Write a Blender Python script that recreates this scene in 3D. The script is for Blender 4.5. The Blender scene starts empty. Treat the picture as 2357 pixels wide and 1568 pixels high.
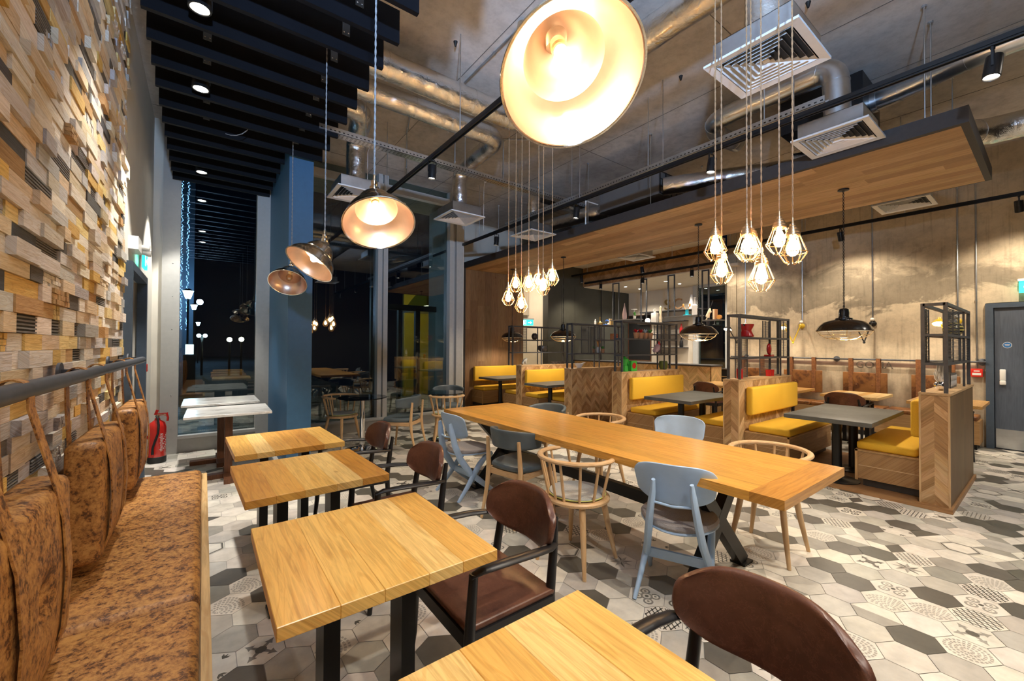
import bpy, bmesh, math, random
from mathutils import Vector, Matrix, Euler
R = math.radians
PI = math.pi
rnd = random.Random(7)
sc = bpy.context.scene
COL = sc.collection

# ------------------------------------------------------------------ camera, world, exposure
def make_camera():
    f_px, yaw, pitch, roll = 945.28, 0.644241, 0.0121526, 0.0053055
    fw = Vector((math.sin(yaw) * math.cos(pitch), math.cos(yaw) * math.cos(pitch), math.sin(pitch)))
    r0 = Vector((math.cos(yaw), -math.sin(yaw), 0)); u0 = r0.cross(fw)
    r = r0 * math.cos(roll) + u0 * math.sin(roll); u = -r0 * math.sin(roll) + u0 * math.cos(roll)
    cd = bpy.data.cameras.new('camera'); cd.sensor_width = 36; cd.lens = 36 * f_px / 2357
    cd.clip_start = 0.05; cd.clip_end = 200
    co = bpy.data.objects.new('camera', cd); COL.objects.link(co)
    m = Matrix((r, u, -fw)).transposed().to_4x4(); m.translation = (0, 0, 1.5)
    co.matrix_world = m
    sc.camera = co
make_camera()
sc.view_settings.view_transform = 'Standard'
sc.view_settings.look = 'None'
sc.view_settings.gamma = 1
sc.view_settings.use_curve_mapping = False
sc.view_settings.exposure = 0.48
W = bpy.data.worlds.new('night'); sc.world = W; W.use_nodes = True
W.node_tree.nodes['Background'].inputs[0].default_value = (0.012, 0.02, 0.05, 1)
W.node_tree.nodes['Background'].inputs[1].default_value = 0.06
CEIL = 4.55
sc.cycles.max_bounces = 8; sc.cycles.diffuse_bounces = 4; sc.cycles.glossy_bounces = 4; sc.cycles.transparent_max_bounces = 12
sc.cycles.sample_clamp_indirect = 6.0

def area_light(name, loc, rot, sx, sy, power, col):
    d = bpy.data.lights.new(name, 'AREA'); d.shape = 'RECTANGLE'; d.size = sx; d.size_y = sy
    d.energy = power; d.color = col
    o = bpy.data.objects.new(name, d); COL.objects.link(o); o.location = loc; o.rotation_euler = rot
    return o
def spot_light(name, loc, target, power, col, size=R(80), blend=0.6, rad=0.04):
    d = bpy.data.lights.new(name, 'SPOT'); d.energy = power; d.color = col
    d.spot_size = size; d.spot_blend = blend; d.shadow_soft_size = rad
    o = bpy.data.objects.new(name, d); COL.objects.link(o); o.location = loc
    v = Vector(target) - Vector(loc)
    o.rotation_euler = v.to_track_quat('-Z', 'Y').to_euler()
    return o
WARM = (1.0, 0.84, 0.64); NEUT = (1.0, 0.9, 0.78); COOL = (0.42, 0.64, 1.0); WHITE = (1.0, 0.95, 0.87)
# the photographer's flash, bounced off the ceiling above the camera
spot_light('camera_flash', (-0.1, -0.7, 2.75), (1.3, 1.4, 4.6), 1000, COOL, R(118), 0.9, 0.08)
# unseen fill spots added behind and beside the camera to brighten the room
for (x_, y_, p_) in ((.9, -1.0, 170), (3.2, -1.6, 150), (5.4, -1.2, 150), (7.4, -1.4, 110)):
    spot_light('fill_spot', (x_, y_, 4.2), (x_, y_ + .8, 0), p_, NEUT, R(125), .8, .06)

# ------------------------------------------------------------------ materials
MATS = {}
def nt(name):
    m = bpy.data.materials.new(name); m.use_nodes = True
    t = m.node_tree; b = t.nodes['Principled BSDF']; MATS[name] = m
    return m, t, b
def ramp(t, stops):
    n = t.nodes.new('ShaderNodeValToRGB'); e = n.color_ramp.elements
    while len(e) < len(stops): e.new(0.5)
    for k, (p, c) in enumerate(stops):
        e[k].position = p; e[k].color = (c[0], c[1], c[2], 1) if isinstance(c, tuple) else (c, c, c, 1)
    return n
def coords(t, kind, scale):
    tc = t.nodes.new('ShaderNodeTexCoord'); mp = t.nodes.new('ShaderNodeMapping')
    t.links.new(tc.outputs[kind], mp.inputs[0]); mp.inputs['Scale'].default_value = scale
    return mp
def noise(t, vec, scale, detail=4, rough=0.55, dist=0.0):
    n = t.nodes.new('ShaderNodeTexNoise'); t.links.new(vec.outputs[0], n.inputs['Vector'])
    n.inputs['Scale'].default_value = scale; n.inputs['Detail'].default_value = detail
    n.inputs['Roughness'].default_value = rough; n.inputs['Distortion'].default_value = dist
    return n
def mul(t, a, b, fac=1.0, mode='MULTIPLY'):
    n = t.nodes.new('ShaderNodeMix'); n.data_type = 'RGBA'; n.blend_type = mode
    n.inputs[0].default_value = fac
    t.links.new(a, n.inputs[6])
    if isinstance(b, tuple): n.inputs[7].default_value = (*b, 1)
    else: t.links.new(b, n.inputs[7])
    return n.outputs[2]
def bump(t, b, src, strength, dist=0.01):
    n = t.nodes.new('ShaderNodeBump'); n.inputs['Strength'].default_value = strength
    n.inputs['Distance'].default_value = dist
    t.links.new(src, n.inputs['Height']); t.links.new(n.outputs[0], b.inputs['Normal'])
def plain(name, col, rough=0.5, metal=0.0, nz=0.0, scale=20, bmp=0.0, coat=0.0, kind='Object', stretch=(1, 1, 1), spec=None):
    m, t, b = nt(name)
    b.inputs['Roughness'].default_value = rough; b.inputs['Metallic'].default_value = metal
    b.inputs['Coat Weight'].default_value = coat
    if spec is not None: b.inputs['Specular IOR Level'].default_value = spec
    v = coords(t, kind, stretch); n = noise(t, v, scale)
    r = ramp(t, [(0.3, tuple(c * (1 - nz) for c in col)), (0.7, tuple(min(1, c * (1 + nz)) for c in col))])
    t.links.new(n.outputs[0], r.inputs[0]); t.links.new(r.outputs[0], b.inputs['Base Color'])
    if bmp: bump(t, b, n.outputs[0], bmp)
    return m
def wood(name, rough=0.4, lo=0.72, hi=1.12, coat=0.0, gs=1.0, bmp=0.08, knots=True, tint=(1, 1, 1)):
    """tone attribute times grain running along u"""
    m, t, b = nt(name)
    b.inputs['Roughness'].default_value = rough; b.inputs['Coat Weight'].default_value = coat
    b.inputs['Coat Roughness'].default_value = 0.2
    at = t.nodes.new('ShaderNodeAttribute'); at.attribute_name = 'tone'
    v = coords(t, 'UV', (1.3 * gs, 22 * gs, 1)); n = noise(t, v, 2.6, 7, 0.62, 0.9)
    v2 = coords(t, 'UV', (0.7 * gs, 6.5 * gs, 1)); wn = noise(t, v2, 1.5, 2, 0.5, 0.25)
    w1 = t.nodes.new('ShaderNodeMath'); w1.operation = 'MULTIPLY'; w1.inputs[1].default_value = 62
    w = t.nodes.new('ShaderNodeMath'); w.operation = 'SINE'
    t.links.new(wn.outputs[0], w1.inputs[0]); t.links.new(w1.outputs[0], w.inputs[0])
    r1 = ramp(t, [(0.28, tuple(lo * c for c in (1.0, .93, .82))), (0.55, (1, 1, 1)), (0.8, (hi, hi, hi))])
    t.links.new(n.outputs[0], r1.inputs[0])
    r2 = ramp(t, [(0.0, (0.97, 0.95, 0.9)), (0.45, (1, 1, 1)), (0.95, (0.87, 0.78, 0.64))])
    t.links.new(w.outputs[0], r2.inputs[0])
    c = mul(t, at.outputs['Color'], r1.outputs[0]); c = mul(t, c, r2.outputs[0], 0.75)
    if knots:
        v3 = coords(t, 'UV', (1.5, 3.6, 1)); k = t.nodes.new('ShaderNodeTexVoronoi')
        t.links.new(v3.outputs[0], k.inputs['Vector']); k.inputs['Scale'].default_value = 1.1
        r3 = ramp(t, [(0.0, (0.25, 0.12, 0.05)), (0.025, (0.5, 0.32, 0.18)), (0.06, (1, 1, 1))])
        t.links.new(k.outputs['Distance'], r3.inputs[0]); c = mul(t, c, r3.outputs[0], 0.7)
    if tint != (1, 1, 1): c = mul(t, c, tint)
    t.links.new(c, b.inputs['Base Color'])
    bump(t, b, n.outputs[0], bmp)
    return m
wood('oak_table', 0.33, 0.66, 1.14, 0.25, 1.0, 0.06)
wood('oak_booth', 0.5, 0.66, 1.1, 0.0, 0.8)
wood('beech', 0.42, 0.9, 1.05, 0.1, 1.4, 0.03, False, (.66, .45, .25))
wood('reclaimed', 0.85, 0.72, 1.12, 0.0, 2.0, 0.5, False)
def tonemat(name, rough, nz=0.12, scale=14, metal=0, bmp=0.0, spec=0.5):
    m, t, b = nt(name); b.inputs['Roughness'].default_value = rough; b.inputs['Metallic'].default_value = metal
    b.inputs['Specular IOR Level'].default_value = spec
    at = t.nodes.new('ShaderNodeAttribute'); at.attribute_name = 'tone'
    v = coords(t, 'Object', (1, 1, 1)); n = noise(t, v, scale, 5, 0.6)
    r = ramp(t, [(0.3, 1 - nz), (0.7, 1 + nz)]); t.links.new(n.outputs[0], r.inputs[0])
    t.links.new(mul(t, at.outputs['Color'], r.outputs[0]), b.inputs['Base Color'])
    if bmp: bump(t, b, n.outputs[0], bmp)
    return m
tonemat('tile', 0.42, 0.16, 9)
tonemat('toned', 0.5, 0.06, 20)
tonemat('toned_gloss', 0.2, 0.04, 20)
plain('grout', (0.30, 0.29, 0.27), 0.9, nz=0.1)
def concrete(name, base, dark, smear, rough=0.8, boards=False):
    m, t, b = nt(name); b.inputs['Roughness'].default_value = rough
    v = coords(t, 'Object', (1, 1, 1))
    n1 = noise(t, v, 0.75, 8, 0.62, 0.35); n2 = noise(t, v, 9, 8, 0.7); n3 = noise(t, v, 60, 3, 0.6)
    r1 = ramp(t, [(0.30, dark), (0.52, base), (0.75, tuple(min(1, c * 1.16) for c in base))])
    t.links.new(n1.outputs[0], r1.inputs[0])
    r2 = ramp(t, [(0.25, 0.72), (0.55, 1.0), (0.85, 1.08)]); t.links.new(n2.outputs[0], r2.inputs[0])
    c = mul(t, r1.outputs[0], r2.outputs[0])
    r3 = ramp(t, [(0.24, 0.45), (0.34, 1.0)]); t.links.new(n3.outputs[0], r3.inputs[0])
    c = mul(t, c, r3.outputs[0], 0.5)
    if smear:   # wide wet-looking band plus vertical runs
        sp = t.nodes.new('ShaderNodeSeparateXYZ'); t.links.new(v.outputs[0], sp.inputs[0])
        ad = t.nodes.new('ShaderNodeMath'); ad.operation = 'MULTIPLY_ADD'
        vv = coords(t, 'Object', (1, 1.2, 2.5)); n4 = noise(t, vv, 1.1, 6, 0.65, 0.6)
        t.links.new(n4.outputs[0], ad.inputs[0]); ad.inputs[1].default_value = 1.5
        t.links.new(sp.outputs[2], ad.inputs[2])
        r4 = ramp(t, [(0.0, 1.0), (0.595, 1.0), (0.615, 0.42), (0.69, 0.45), (0.735, 1.0), (1, 1)])
        mr = t.nodes.new('ShaderNodeMath'); mr.operation = 'MULTIPLY'; mr.inputs[1].default_value = 0.2
        t.links.new(ad.outputs[0], mr.inputs[0]); t.links.new(mr.outputs[0], r4.inputs[0])
        c = mul(t, c, r4.outputs[0], 0.95)
        v5 = coords(t, 'Object', (1, 9, 0.5)); n5 = noise(t, v5, 2.2, 5, 0.6)
        r5 = ramp(t, [(0.32, 0.6), (0.46, 1.0)]); t.links.new(n5.outputs[0], r5.inputs[0])
        c = mul(t, c, r5.outputs[0], 0.5)
    t.links.new(c, b.inputs['Base Color']); bump(t, b, n2.outputs[0], 0.25, 0.01)
    return m
concrete('concrete_ceiling', (0.52, 0.485, 0.45), (0.29, 0.27, 0.25), False)
concrete('concrete_wall', (0.58, 0.48, 0.34), (0.36, 0.295, 0.215), True)
concrete('slate_top', (0.115, 0.12, 0.115), (0.07, 0.073, 0.07), False, 0.45)
def hide(name, c1, c2, c3, rough, scale, bmp=0.25, vein=False):
    m, t, b = nt(name); b.inputs['Roughness'].default_value = rough
    v = coords(t, 'Object', (1, 1, 1)); n = noise(t, v, scale, 9, 0.72, 0.3); n2 = noise(t, v, scale * 0.3, 4, 0.6)
    a = t.nodes.new('ShaderNodeMath'); a.operation = 'MULTIPLY_ADD'; a.inputs[1].default_value = 0.6
    t.links.new(n2.outputs[0], a.inputs[0]); t.links.new(n.outputs[0], a.inputs[2])
    r = ramp(t, [(0.68, c1), (0.76, c2), (0.92, c3)]); t.links.new(a.outputs[0], r.inputs[0])
    c = r.outputs[0]
    if vein:
        n3 = noise(t, v, 13, 7, 0.72, .5); r3 = ramp(t, [(0.485, 0.0), (0.5, 0.42), (0.515, 0.0)])
        t.links.new(n3.outputs[0], r3.inputs[0])
        mx = t.nodes.new('ShaderNodeMix'); mx.data_type = 'RGBA'; t.links.new(r3.outputs[0], mx.inputs[0])
        t.links.new(c, mx.inputs[6]); mx.inputs[7].default_value = (c3[0] * 1.7, c3[1] * 1.7, c3[2] * 1.7, 1)
        c = mx.outputs[2]
    t.links.new(c, b.inputs['Base Color']); bump(t, b, n.outputs[0], bmp, 0.002)
    return m
hide('suede', (0.095, 0.036, 0.011), (0.32, 0.135, 0.033), (0.52, 0.26, 0.07), 0.46, 62, 0.6)
hide('brown_leather', (0.075, 0.029, 0.018), (0.105, 0.042, 0.026), (0.135, 0.058, 0.036), 0.34, 7, 0.15, True)
hide('tan_leather', (0.10, 0.035, 0.012), (0.21, 0.083, 0.022), (0.28, 0.12, 0.035), 0.45, 5, 0.15)
plain('strap_leather', (0.22, 0.085, 0.028), 0.6, nz=0.3, scale=30, bmp=0.2)
plain('slate_leather', (0.095, 0.125, 0.145), 0.38, nz=0.12, scale=8, bmp=0.1)
plain('yellow_fabric', (0.78, 0.47, 0.035), 0.85, nz=0.07, scale=160, bmp=0.15)
plain('grey_fabric', (0.30, 0.28, 0.28), 0.9, nz=0.2, scale=220, bmp=0.2)
plain('pad_fabric', (0.38, 0.39, 0.38), 0.9, nz=0.15, scale=180, bmp=0.2)
plain('lime_piping', (0.55, 0.62, 0.15), 0.6)
plain('black_metal', (0.012, 0.012, 0.013), 0.35, 0.3, nz=0.1)
plain('black_wood', (0.010, 0.010, 0.012), 0.38, nz=0.2, scale=10)
plain('charcoal_steel', (0.085, 0.092, 0.108), 0.45, 0.5, nz=0.15)
plain('baffle_black', (0.0035, 0.004, 0.006), 0.5, nz=0.15, scale=4, spec=.15)
plain('galvanised', (0.62, 0.65, 0.68), 0.30, 1.0, nz=0.12, scale=7, bmp=0.02)
def foil():
    m, t, b = nt('foil'); b.inputs['Metallic'].default_value = 1; b.inputs['Roughness'].default_value = 0.12
    b.inputs['Base Color'].default_value = (0.80, 0.79, 0.76, 1)
    v = coords(t, 'Object', (1, 1, 1)); n = noise(t, v, 9, 6, 0.68, 1.0)
    bump(t, b, n.outputs[0], 0.55, 0.02)
foil()
plain('blue_paint', (0.40, 0.56, 0.78), 0.42, nz=0.03)
plain('column_blue', (0.035, 0.11, 0.215), 0.5, nz=0.05)
plain('frame_grey', (0.44, 0.44, 0.42), 0.45, nz=0.04)
plain('frame_blue', (0.06, 0.085, 0.12), 0.42, nz=0.08)
plain('door_blue', (0.085, 0.105, 0.14), 0.42, nz=0.15, scale=6, stretch=(12, 12, 1))
plain('white_paint', (0.74, 0.71, 0.63), 0.7, nz=0.04, scale=3)
plain('kitchen_white', (0.66, 0.58, 0.46), 0.7, nz=0.04, scale=3)
plain('vent_white', (0.70, 0.70, 0.70), 0.4, 0.1, nz=0.03)
plain('white_plastic', (0.8, 0.79, 0.75), 0.35)
plain('dark_wall', (0.055, 0.055, 0.042), 0.6, nz=0.1, scale=4)
plain('charcoal_paint', (0.035, 0.032, 0.032), 0.6, nz=0.1)
plain('dark_grey', (0.12, 0.115, 0.11), 0.5)
plain('chrome', (0.85, 0.85, 0.86), 0.06, 1.0)
plain('nickel', (0.62, 0.55, 0.45), 0.16, 1.0, nz=0.22, scale=22, bmp=0.12)
plain('shade_lining', (0.74, 0.56, 0.45), 0.34, 1.0, nz=0.1, scale=10)
plain('brass', (0.80, 0.60, 0.32), 0.25, 1.0, nz=0.05)
plain('copper_wire', (0.85, 0.60, 0.36), 0.3, 1.0)
plain('cord_grey', (0.22, 0.23, 0.24), 0.7, nz=0.3, scale=120)
plain('cord_copper', (0.35, 0.20, 0.10), 0.6, nz=0.3, scale=120)
plain('red_paint', (0.62, 0.02, 0.012), 0.25, coat=0.5)
plain('black_rubber', (0.012, 0.012, 0.012), 0.6)
plain('walnut', (0.12, 0.045, 0.018), 0.45, nz=0.3, scale=8, stretch=(8, 8, 1))
def marble():
    m, t, b = nt('marble'); b.inputs['Roughness'].default_value = 0.13
    v = coords(t, 'Object', (1, 3.5, 1)); n = noise(t, v, 2.5, 7, 0.6, 1.2)
    r = ramp(t, [(0.36, (0.42, 0.41, 0.38)), (0.46, (0.74, 0.73, 0.70)), (0.7, (0.80, 0.79, 0.77))])
    t.links.new(n.outputs[0], r.inputs[0]); t.links.new(r.outputs[0], b.inputs['Base Color'])
marble()
def emit(name, col, strength):
    m, t, b = nt(name); b.inputs['Base Color'].default_value = (*col, 1)
    b.inputs['Emission Color'].default_value = (*col, 1); b.inputs['Emission Strength'].default_value = strength
emit('bulb_small', (1.0, 0.62, 0.27), 70)
emit('bulb_big', (1.0, 0.72, 0.44), 46)
emit('bulb_street', (0.75, 0.92, 1.0), 18)
emit('street_warm', (1.0, 0.8, 0.5), 30)
emit('street_sign', (0.75, 0.95, 0.9), 3.5)
emit('lens', (1.0, 0.9, 0.74), 30)
emit('lens_cool', (0.95, 0.95, 0.9), 22)
emit('exit_green', (0.03, 0.75, 0.55), 1.3)
emit('exit_white', (0.75, 1.0, 0.92), 2.2)
emit('shelf_glow', (1.0, 0.93, 0.62), 3.0)
emit('globe_glow', (1.0, 0.93, 0.8), 2.5)
def glass(name, tint, k=1.0, base=0.04):
    m, t, b = nt(name); t.nodes.remove(b)
    out = [n for n in t.nodes if n.type == 'OUTPUT_MATERIAL'][0]
    tr = t.nodes.new('ShaderNodeBsdfTransparent'); tr.inputs[0].default_value = (*tint, 1)
    gl = t.nodes.new('ShaderNodeBsdfGlossy'); gl.inputs['Roughness'].default_value = 0.0
    fr = t.nodes.new('ShaderNodeFresnel'); fr.inputs[0].default_value = 1.5
    mt = t.nodes.new('ShaderNodeMath'); mt.operation = 'MULTIPLY_ADD'
    mt.inputs[1].default_value = k; mt.inputs[2].default_value = base; mt.use_clamp = True
    mx = t.nodes.new('ShaderNodeMixShader')
    t.links.new(fr.outputs[0], mt.inputs[0]); t.links.new(mt.outputs[0], mx.inputs[0])
    t.links.new(tr.outputs[0], mx.inputs[1]); t.links.new(gl.outputs[0], mx.inputs[2])
    t.links.new(mx.outputs[0], out.inputs[0])
glass('window_glass', (0.70, 0.82, 0.83), 1.6, 0.05)
glass('green_glass', (0.62, 0.82, 0.78), 1.6, 0.05)
glass('clear_glass', (0.92, 0.97, 0.96), 1.2, 0.02)
glass('globe_glass', (1.0, 0.93, 0.8), 0.6, 0.0)
glass('mesh_panel', (0.46, 0.42, 0.38), 0.2, 0.0)

# ------------------------------------------------------------------ mesh builder
def rand_uv(): return (rnd.uniform(0, 40), rnd.uniform(0, 40))
class G:
    def __init__(s): s.v = []; s.f = []; s.m = []; s.sm = []; s.t = []; s.uv = []
    def add(s, vs, fs, m=0, smooth=False, tone=(1, 1, 1), uvs=None, M=None):
        o = len(s.v)
        vs = [Vector(v) for v in vs]
        du, dv = rand_uv()
        for k, f in enumerate(fs):
            s.f.append([o + i for i in f]); s.m.append(m); s.sm.append(smooth); s.t.append(tone)
            if uvs: s.uv.append([(uvs[i][0] + du, uvs[i][1] + dv) for i in f])
            else: s.uv.append([(vs[i][0] + du, vs[i][1] + vs[i][2] + dv) for i in f])
        s.v += [(M @ v) if M else v for v in vs]
        return s
    def box(s, x0, y0, z0, x1, y1, z1, m=0, tone=(1, 1, 1), M=None, axis=None):
        c = [(x, y, z) for x in (x0, x1) for y in (y0, y1) for z in (z0, z1)]
        d = [abs(x1 - x0), abs(y1 - y0), abs(z1 - z0)]
        a = d.index(max(d)) if axis is None else axis
        oth = [k for k in range(3) if k != a]
        uv = [(p[a], p[oth[0]] + p[oth[1]]) for p in c]
        F = [(0, 1, 3, 2), (4, 6, 7, 5), (0, 4, 5, 1), (2, 3, 7, 6), (0, 2, 6, 4), (1, 5, 7, 3)]
        return s.add(c, F, m, False, tone, uv, M)
    def cbox(s, c, d, rz=0, m=0, tone=(1, 1, 1), rot=None):
        M = Matrix.Translation(c) @ (Euler(rot).to_matrix().to_4x4() if rot else Matrix.Rotation(rz, 4, 'Z'))
        return s.box(-d[0] / 2, -d[1] / 2, -d[2] / 2, d[0] / 2, d[1] / 2, d[2] / 2, m, tone, M)
    def bar(s, p0, p1, w, h, m=0, tone=(1, 1, 1), up=(0, 0, 1)):
        p0 = Vector(p0); p1 = Vector(p1); d = p1 - p0; L = d.length; x = d.normalized()
        u = Vector(up)
        if abs(x.dot(u)) > 0.98: u = Vector((0, 1, 0))
        y = u.cross(x).normalized(); z = x.cross(y)
        M = Matrix((x, y, z)).transposed().to_4x4(); M.translation = p0
        return s.box(0, -w / 2, -h / 2, L, w / 2, h / 2, m, tone, M)
    def rbox(s, c, d, r, m=0, tone=(1, 1, 1), M=None, seg=3, bulge=0.0):
        bm = bmesh.new(); bmesh.ops.create_cube(bm, size=1)
        for v in bm.verts: v.co = Vector((v.co.x * d[0], v.co.y * d[1], v.co.z * d[2]))
        bmesh.ops.bevel(bm, geom=bm.edges[:], offset=min(r, min(d) * 0.49), segments=seg, profile=0.5, affect='EDGES')
        if bulge:
            bmesh.ops.subdivide_edges(bm, edges=[e for e in bm.edges if e.calc_length() > min(d) * 0.8], cuts=5, use_grid_fill=True)
            for v in bm.verts:
                k = (1 - (2 * v.co.x / d[0]) ** 2) * (1 - (2 * v.co.y / d[1]) ** 2) * (1 - (2 * v.co.z / d[2]) ** 2 * 0)
                if abs(v.co.z) > d[2] * 0.3: v.co.z += math.copysign(bulge * max(0, k), v.co.z)
        T = Matrix.Translation(c)
        s.bm(bm, m, True, tone, (M @ T) if M else T); bm.free()
        return s
    def bm(s, bm, m=0, smooth=True, tone=(1, 1, 1), M=None):
        bm.verts.index_update()
        return s.add([v.co.copy() for v in bm.verts], [[v.index for v in f.verts] for f in bm.faces], m, smooth, tone, None, M)
    def tube(s, pts, r, n=8, m=0, tone=(1, 1, 1), closed=False, M=None, flat=None, smooth=True, up=None):
        pts = [Vector(p) for p in pts]; N = len(pts)
        rr = r if isinstance(r, (list, tuple)) else [r] * N
        vs = []; uv = []; L = 0; ref = Vector(up) if up else None
        for i, p in enumerate(pts):
            a = pts[(i - 1) % N] if (closed or i > 0) else p; b = pts[(i + 1) % N] if (closed or i < N - 1) else p
            t = (b - a).normalized()
            if i: L += (p - pts[i - 1]).length
            if ref is None:
                ref = Vector((0, 0, 1)) if abs(t.z) < 0.9 else Vector((1, 0, 0))
            y = (ref - t * ref.dot(t)).normalized(); x = y.cross(t)
            if up is None: ref = y
            fx, fy = flat if flat else (1, 1)
            for k in range(n):
                an = 2 * PI * (k + 0.5 * (n == 4)) / n
                vs.append(p + x * math.cos(an) * rr[i] * fx + y * math.sin(an) * rr[i] * fy)
                uv.append((L, rr[i] * abs(an - PI)))
        F = []
        for i in range(N if closed else N - 1):
            j = (i + 1) % N
            for k in range(n):
                F.append((i * n + k, i * n + (k + 1) % n, j * n + (k + 1) % n, j * n + k))
        if not closed:
            F.append(tuple(range(n - 1, -1, -1))); F.append(tuple((N - 1) * n + k for k in range(n)))
        return s.add(vs, F, m, smooth and n > 4, tone, uv, M)
    def lathe(s, prof, n=24, m=0, tone=(1, 1, 1), M=None, smooth=True, cap=True):
        vs = []; uv = []; L = 0
        for i, (r, z) in enumerate(prof):
            if i: L += math.hypot(r - prof[i - 1][0], z - prof[i - 1][1])
            for k in range(n):
                a = 2 * PI * k / n; vs.append((r * math.cos(a), r * math.sin(a), z)); uv.append((L, a * max(r, 0.02)))
        F = []
        for i in range(len(prof) - 1):
            for k in range(n):
                F.append((i * n + k, i * n + (k + 1) % n, (i + 1) * n + (k + 1) % n, (i + 1) * n + k))
        if cap:
            if prof[0][0] > 1e-5: F.append(tuple(range(n - 1, -1, -1)))
            if prof[-1][0] > 1e-5: F.append(tuple((len(prof) - 1) * n + k for k in range(n)))
        return s.add(vs, F, m, smooth, tone, uv, M)
    def cyl(s, p0, p1, r, n=12, m=0, tone=(1, 1, 1), r2=None):
        return s.tube([p0, p1], [r, r if r2 is None else r2], n, m, tone)
    def prism(s, poly, z0, z1, m=0, tone=(1, 1, 1), M=None, smooth=False):
        n = len(poly)
        vs = [(x, y, z0) for x, y in poly] + [(x, y, z1) for x, y in poly]
        F = [tuple(range(n - 1, -1, -1)), tuple(range(n, 2 * n))] + [(k, (k + 1) % n, n + (k + 1) % n, n + k) for k in range(n)]
        return s.add(vs, F, m, smooth, tone, None, M)
    def ball(s, c, r, m=0, tone=(1, 1, 1), n=14, sc3=(1, 1, 1)):
        prof = [(max(0.0001, r * math.sin(PI * i / 10)), -r * math.cos(PI * i / 10)) for i in range(11)]
        return s.lathe(prof, n, m, tone, Matrix.Translation(c) @ Matrix.Diagonal((*sc3, 1)), True, False)
    def shell(s, fn, nu, nv, th, m=0, tone=(1, 1, 1), M=None, upright=False):
        """fn(u,v in 0..1)->Vector mid surface, thickened by th"""
        mp = lambda q: .12 * q + .88 * (.5 - .5 * math.cos(PI * q))
        P = [[Vector(fn(mp(i / nu), mp(j / nv))) for j in range(nv + 1)] for i in range(nu + 1)]
        LU = sum((P[i + 1][nv // 2] - P[i][nv // 2]).length for i in range(nu)); LV = sum((P[nu // 2][j + 1] - P[nu // 2][j]).length for j in range(nv))
        def edge(q, L): d = min(1, min(q, 1 - q) * L / (th * .5)); return math.sqrt(max(.0, 1 - (1 - d) ** 2))
        A = []; B = []
        for i in range(nu + 1):
            for j in range(nv + 1):
                du = P[min(i + 1, nu)][j] - P[max(i - 1, 0)][j]; dv = P[i][min(j + 1, nv)] - P[i][max(j - 1, 0)]
                nn = du.cross(dv)
                if upright:
                    dm = P[min(i + 1, nu)][nv // 2] - P[max(i - 1, 0)][nv // 2]; nn = Vector((dm.y, -dm.x, 0))
                nn = nn.normalized() if nn.length > 1e-9 else Vector((0, 1, 0))
                k = max(.06, edge(mp(i / nu), LU) * edge(mp(j / nv), LV)) * th / 2
                A.append(P[i][j] + nn * k); B.append(P[i][j] - nn * k)
        K = (nu + 1) * (nv + 1); idx = lambda i, j: i * (nv + 1) + j
        F = []
        for i in range(nu):
            for j in range(nv):
                F.append((idx(i, j), idx(i + 1, j), idx(i + 1, j + 1), idx(i, j + 1)))
                F.append((K + idx(i, j), K + idx(i, j + 1), K + idx(i + 1, j + 1), K + idx(i + 1, j)))
        for i in range(nu):
            F.append((idx(i, 0), K + idx(i, 0), K + idx(i + 1, 0), idx(i + 1, 0)))
            F.append((idx(i, nv), idx(i + 1, nv), K + idx(i + 1, nv), K + idx(i, nv)))
        for j in range(nv):
            F.append((idx(0, j), idx(0, j + 1), K + idx(0, j + 1), K + idx(0, j)))
            F.append((idx(nu, j), K + idx(nu, j), K + idx(nu, j + 1), idx(nu, j + 1)))
        return s.add(A + B, F, m, True, tone, None, M)
    def poly(s, pts, m=0, tone=(1, 1, 1), uv=None):
        return s.add(pts, [tuple(range(len(pts)))], m, False, tone, uv)
    def build(s, name, mats, parent=None, auto=True):
        me = bpy.data.meshes.new(name)
        me.from_pydata([tuple(v) for v in s.v], [], s.f)
        if isinstance(mats, str): mats = [mats]
        for k in mats: me.materials.append(MATS[k])
        me.polygons.foreach_set('material_index', s.m)
        me.polygons.foreach_set('use_smooth', s.sm)
        ul = me.uv_layers.new(name='UVMap'); flat = []
        for q in s.uv:
            for a in q: flat += a
        ul.data.foreach_set('uv', flat)
        at = me.attributes.new('tone', 'FLOAT_COLOR', 'FACE'); flat = []
        for c in s.t: flat += [c[0], c[1], c[2], 1]
        at.data.foreach_set('color', flat)
        bm = bmesh.new(); bm.from_mesh(me)
        if auto: bmesh.ops.recalc_face_normals(bm, faces=bm.faces)
        for e in bm.edges:
            if len(e.link_faces) == 2 and e.calc_face_angle(0) > R(38): e.smooth = False
        bm.to_mesh(me); bm.free(); me.update()
        o = bpy.data.objects.new(name, me); COL.objects.link(o)
        if parent: o.parent = parent
        return o

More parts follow.
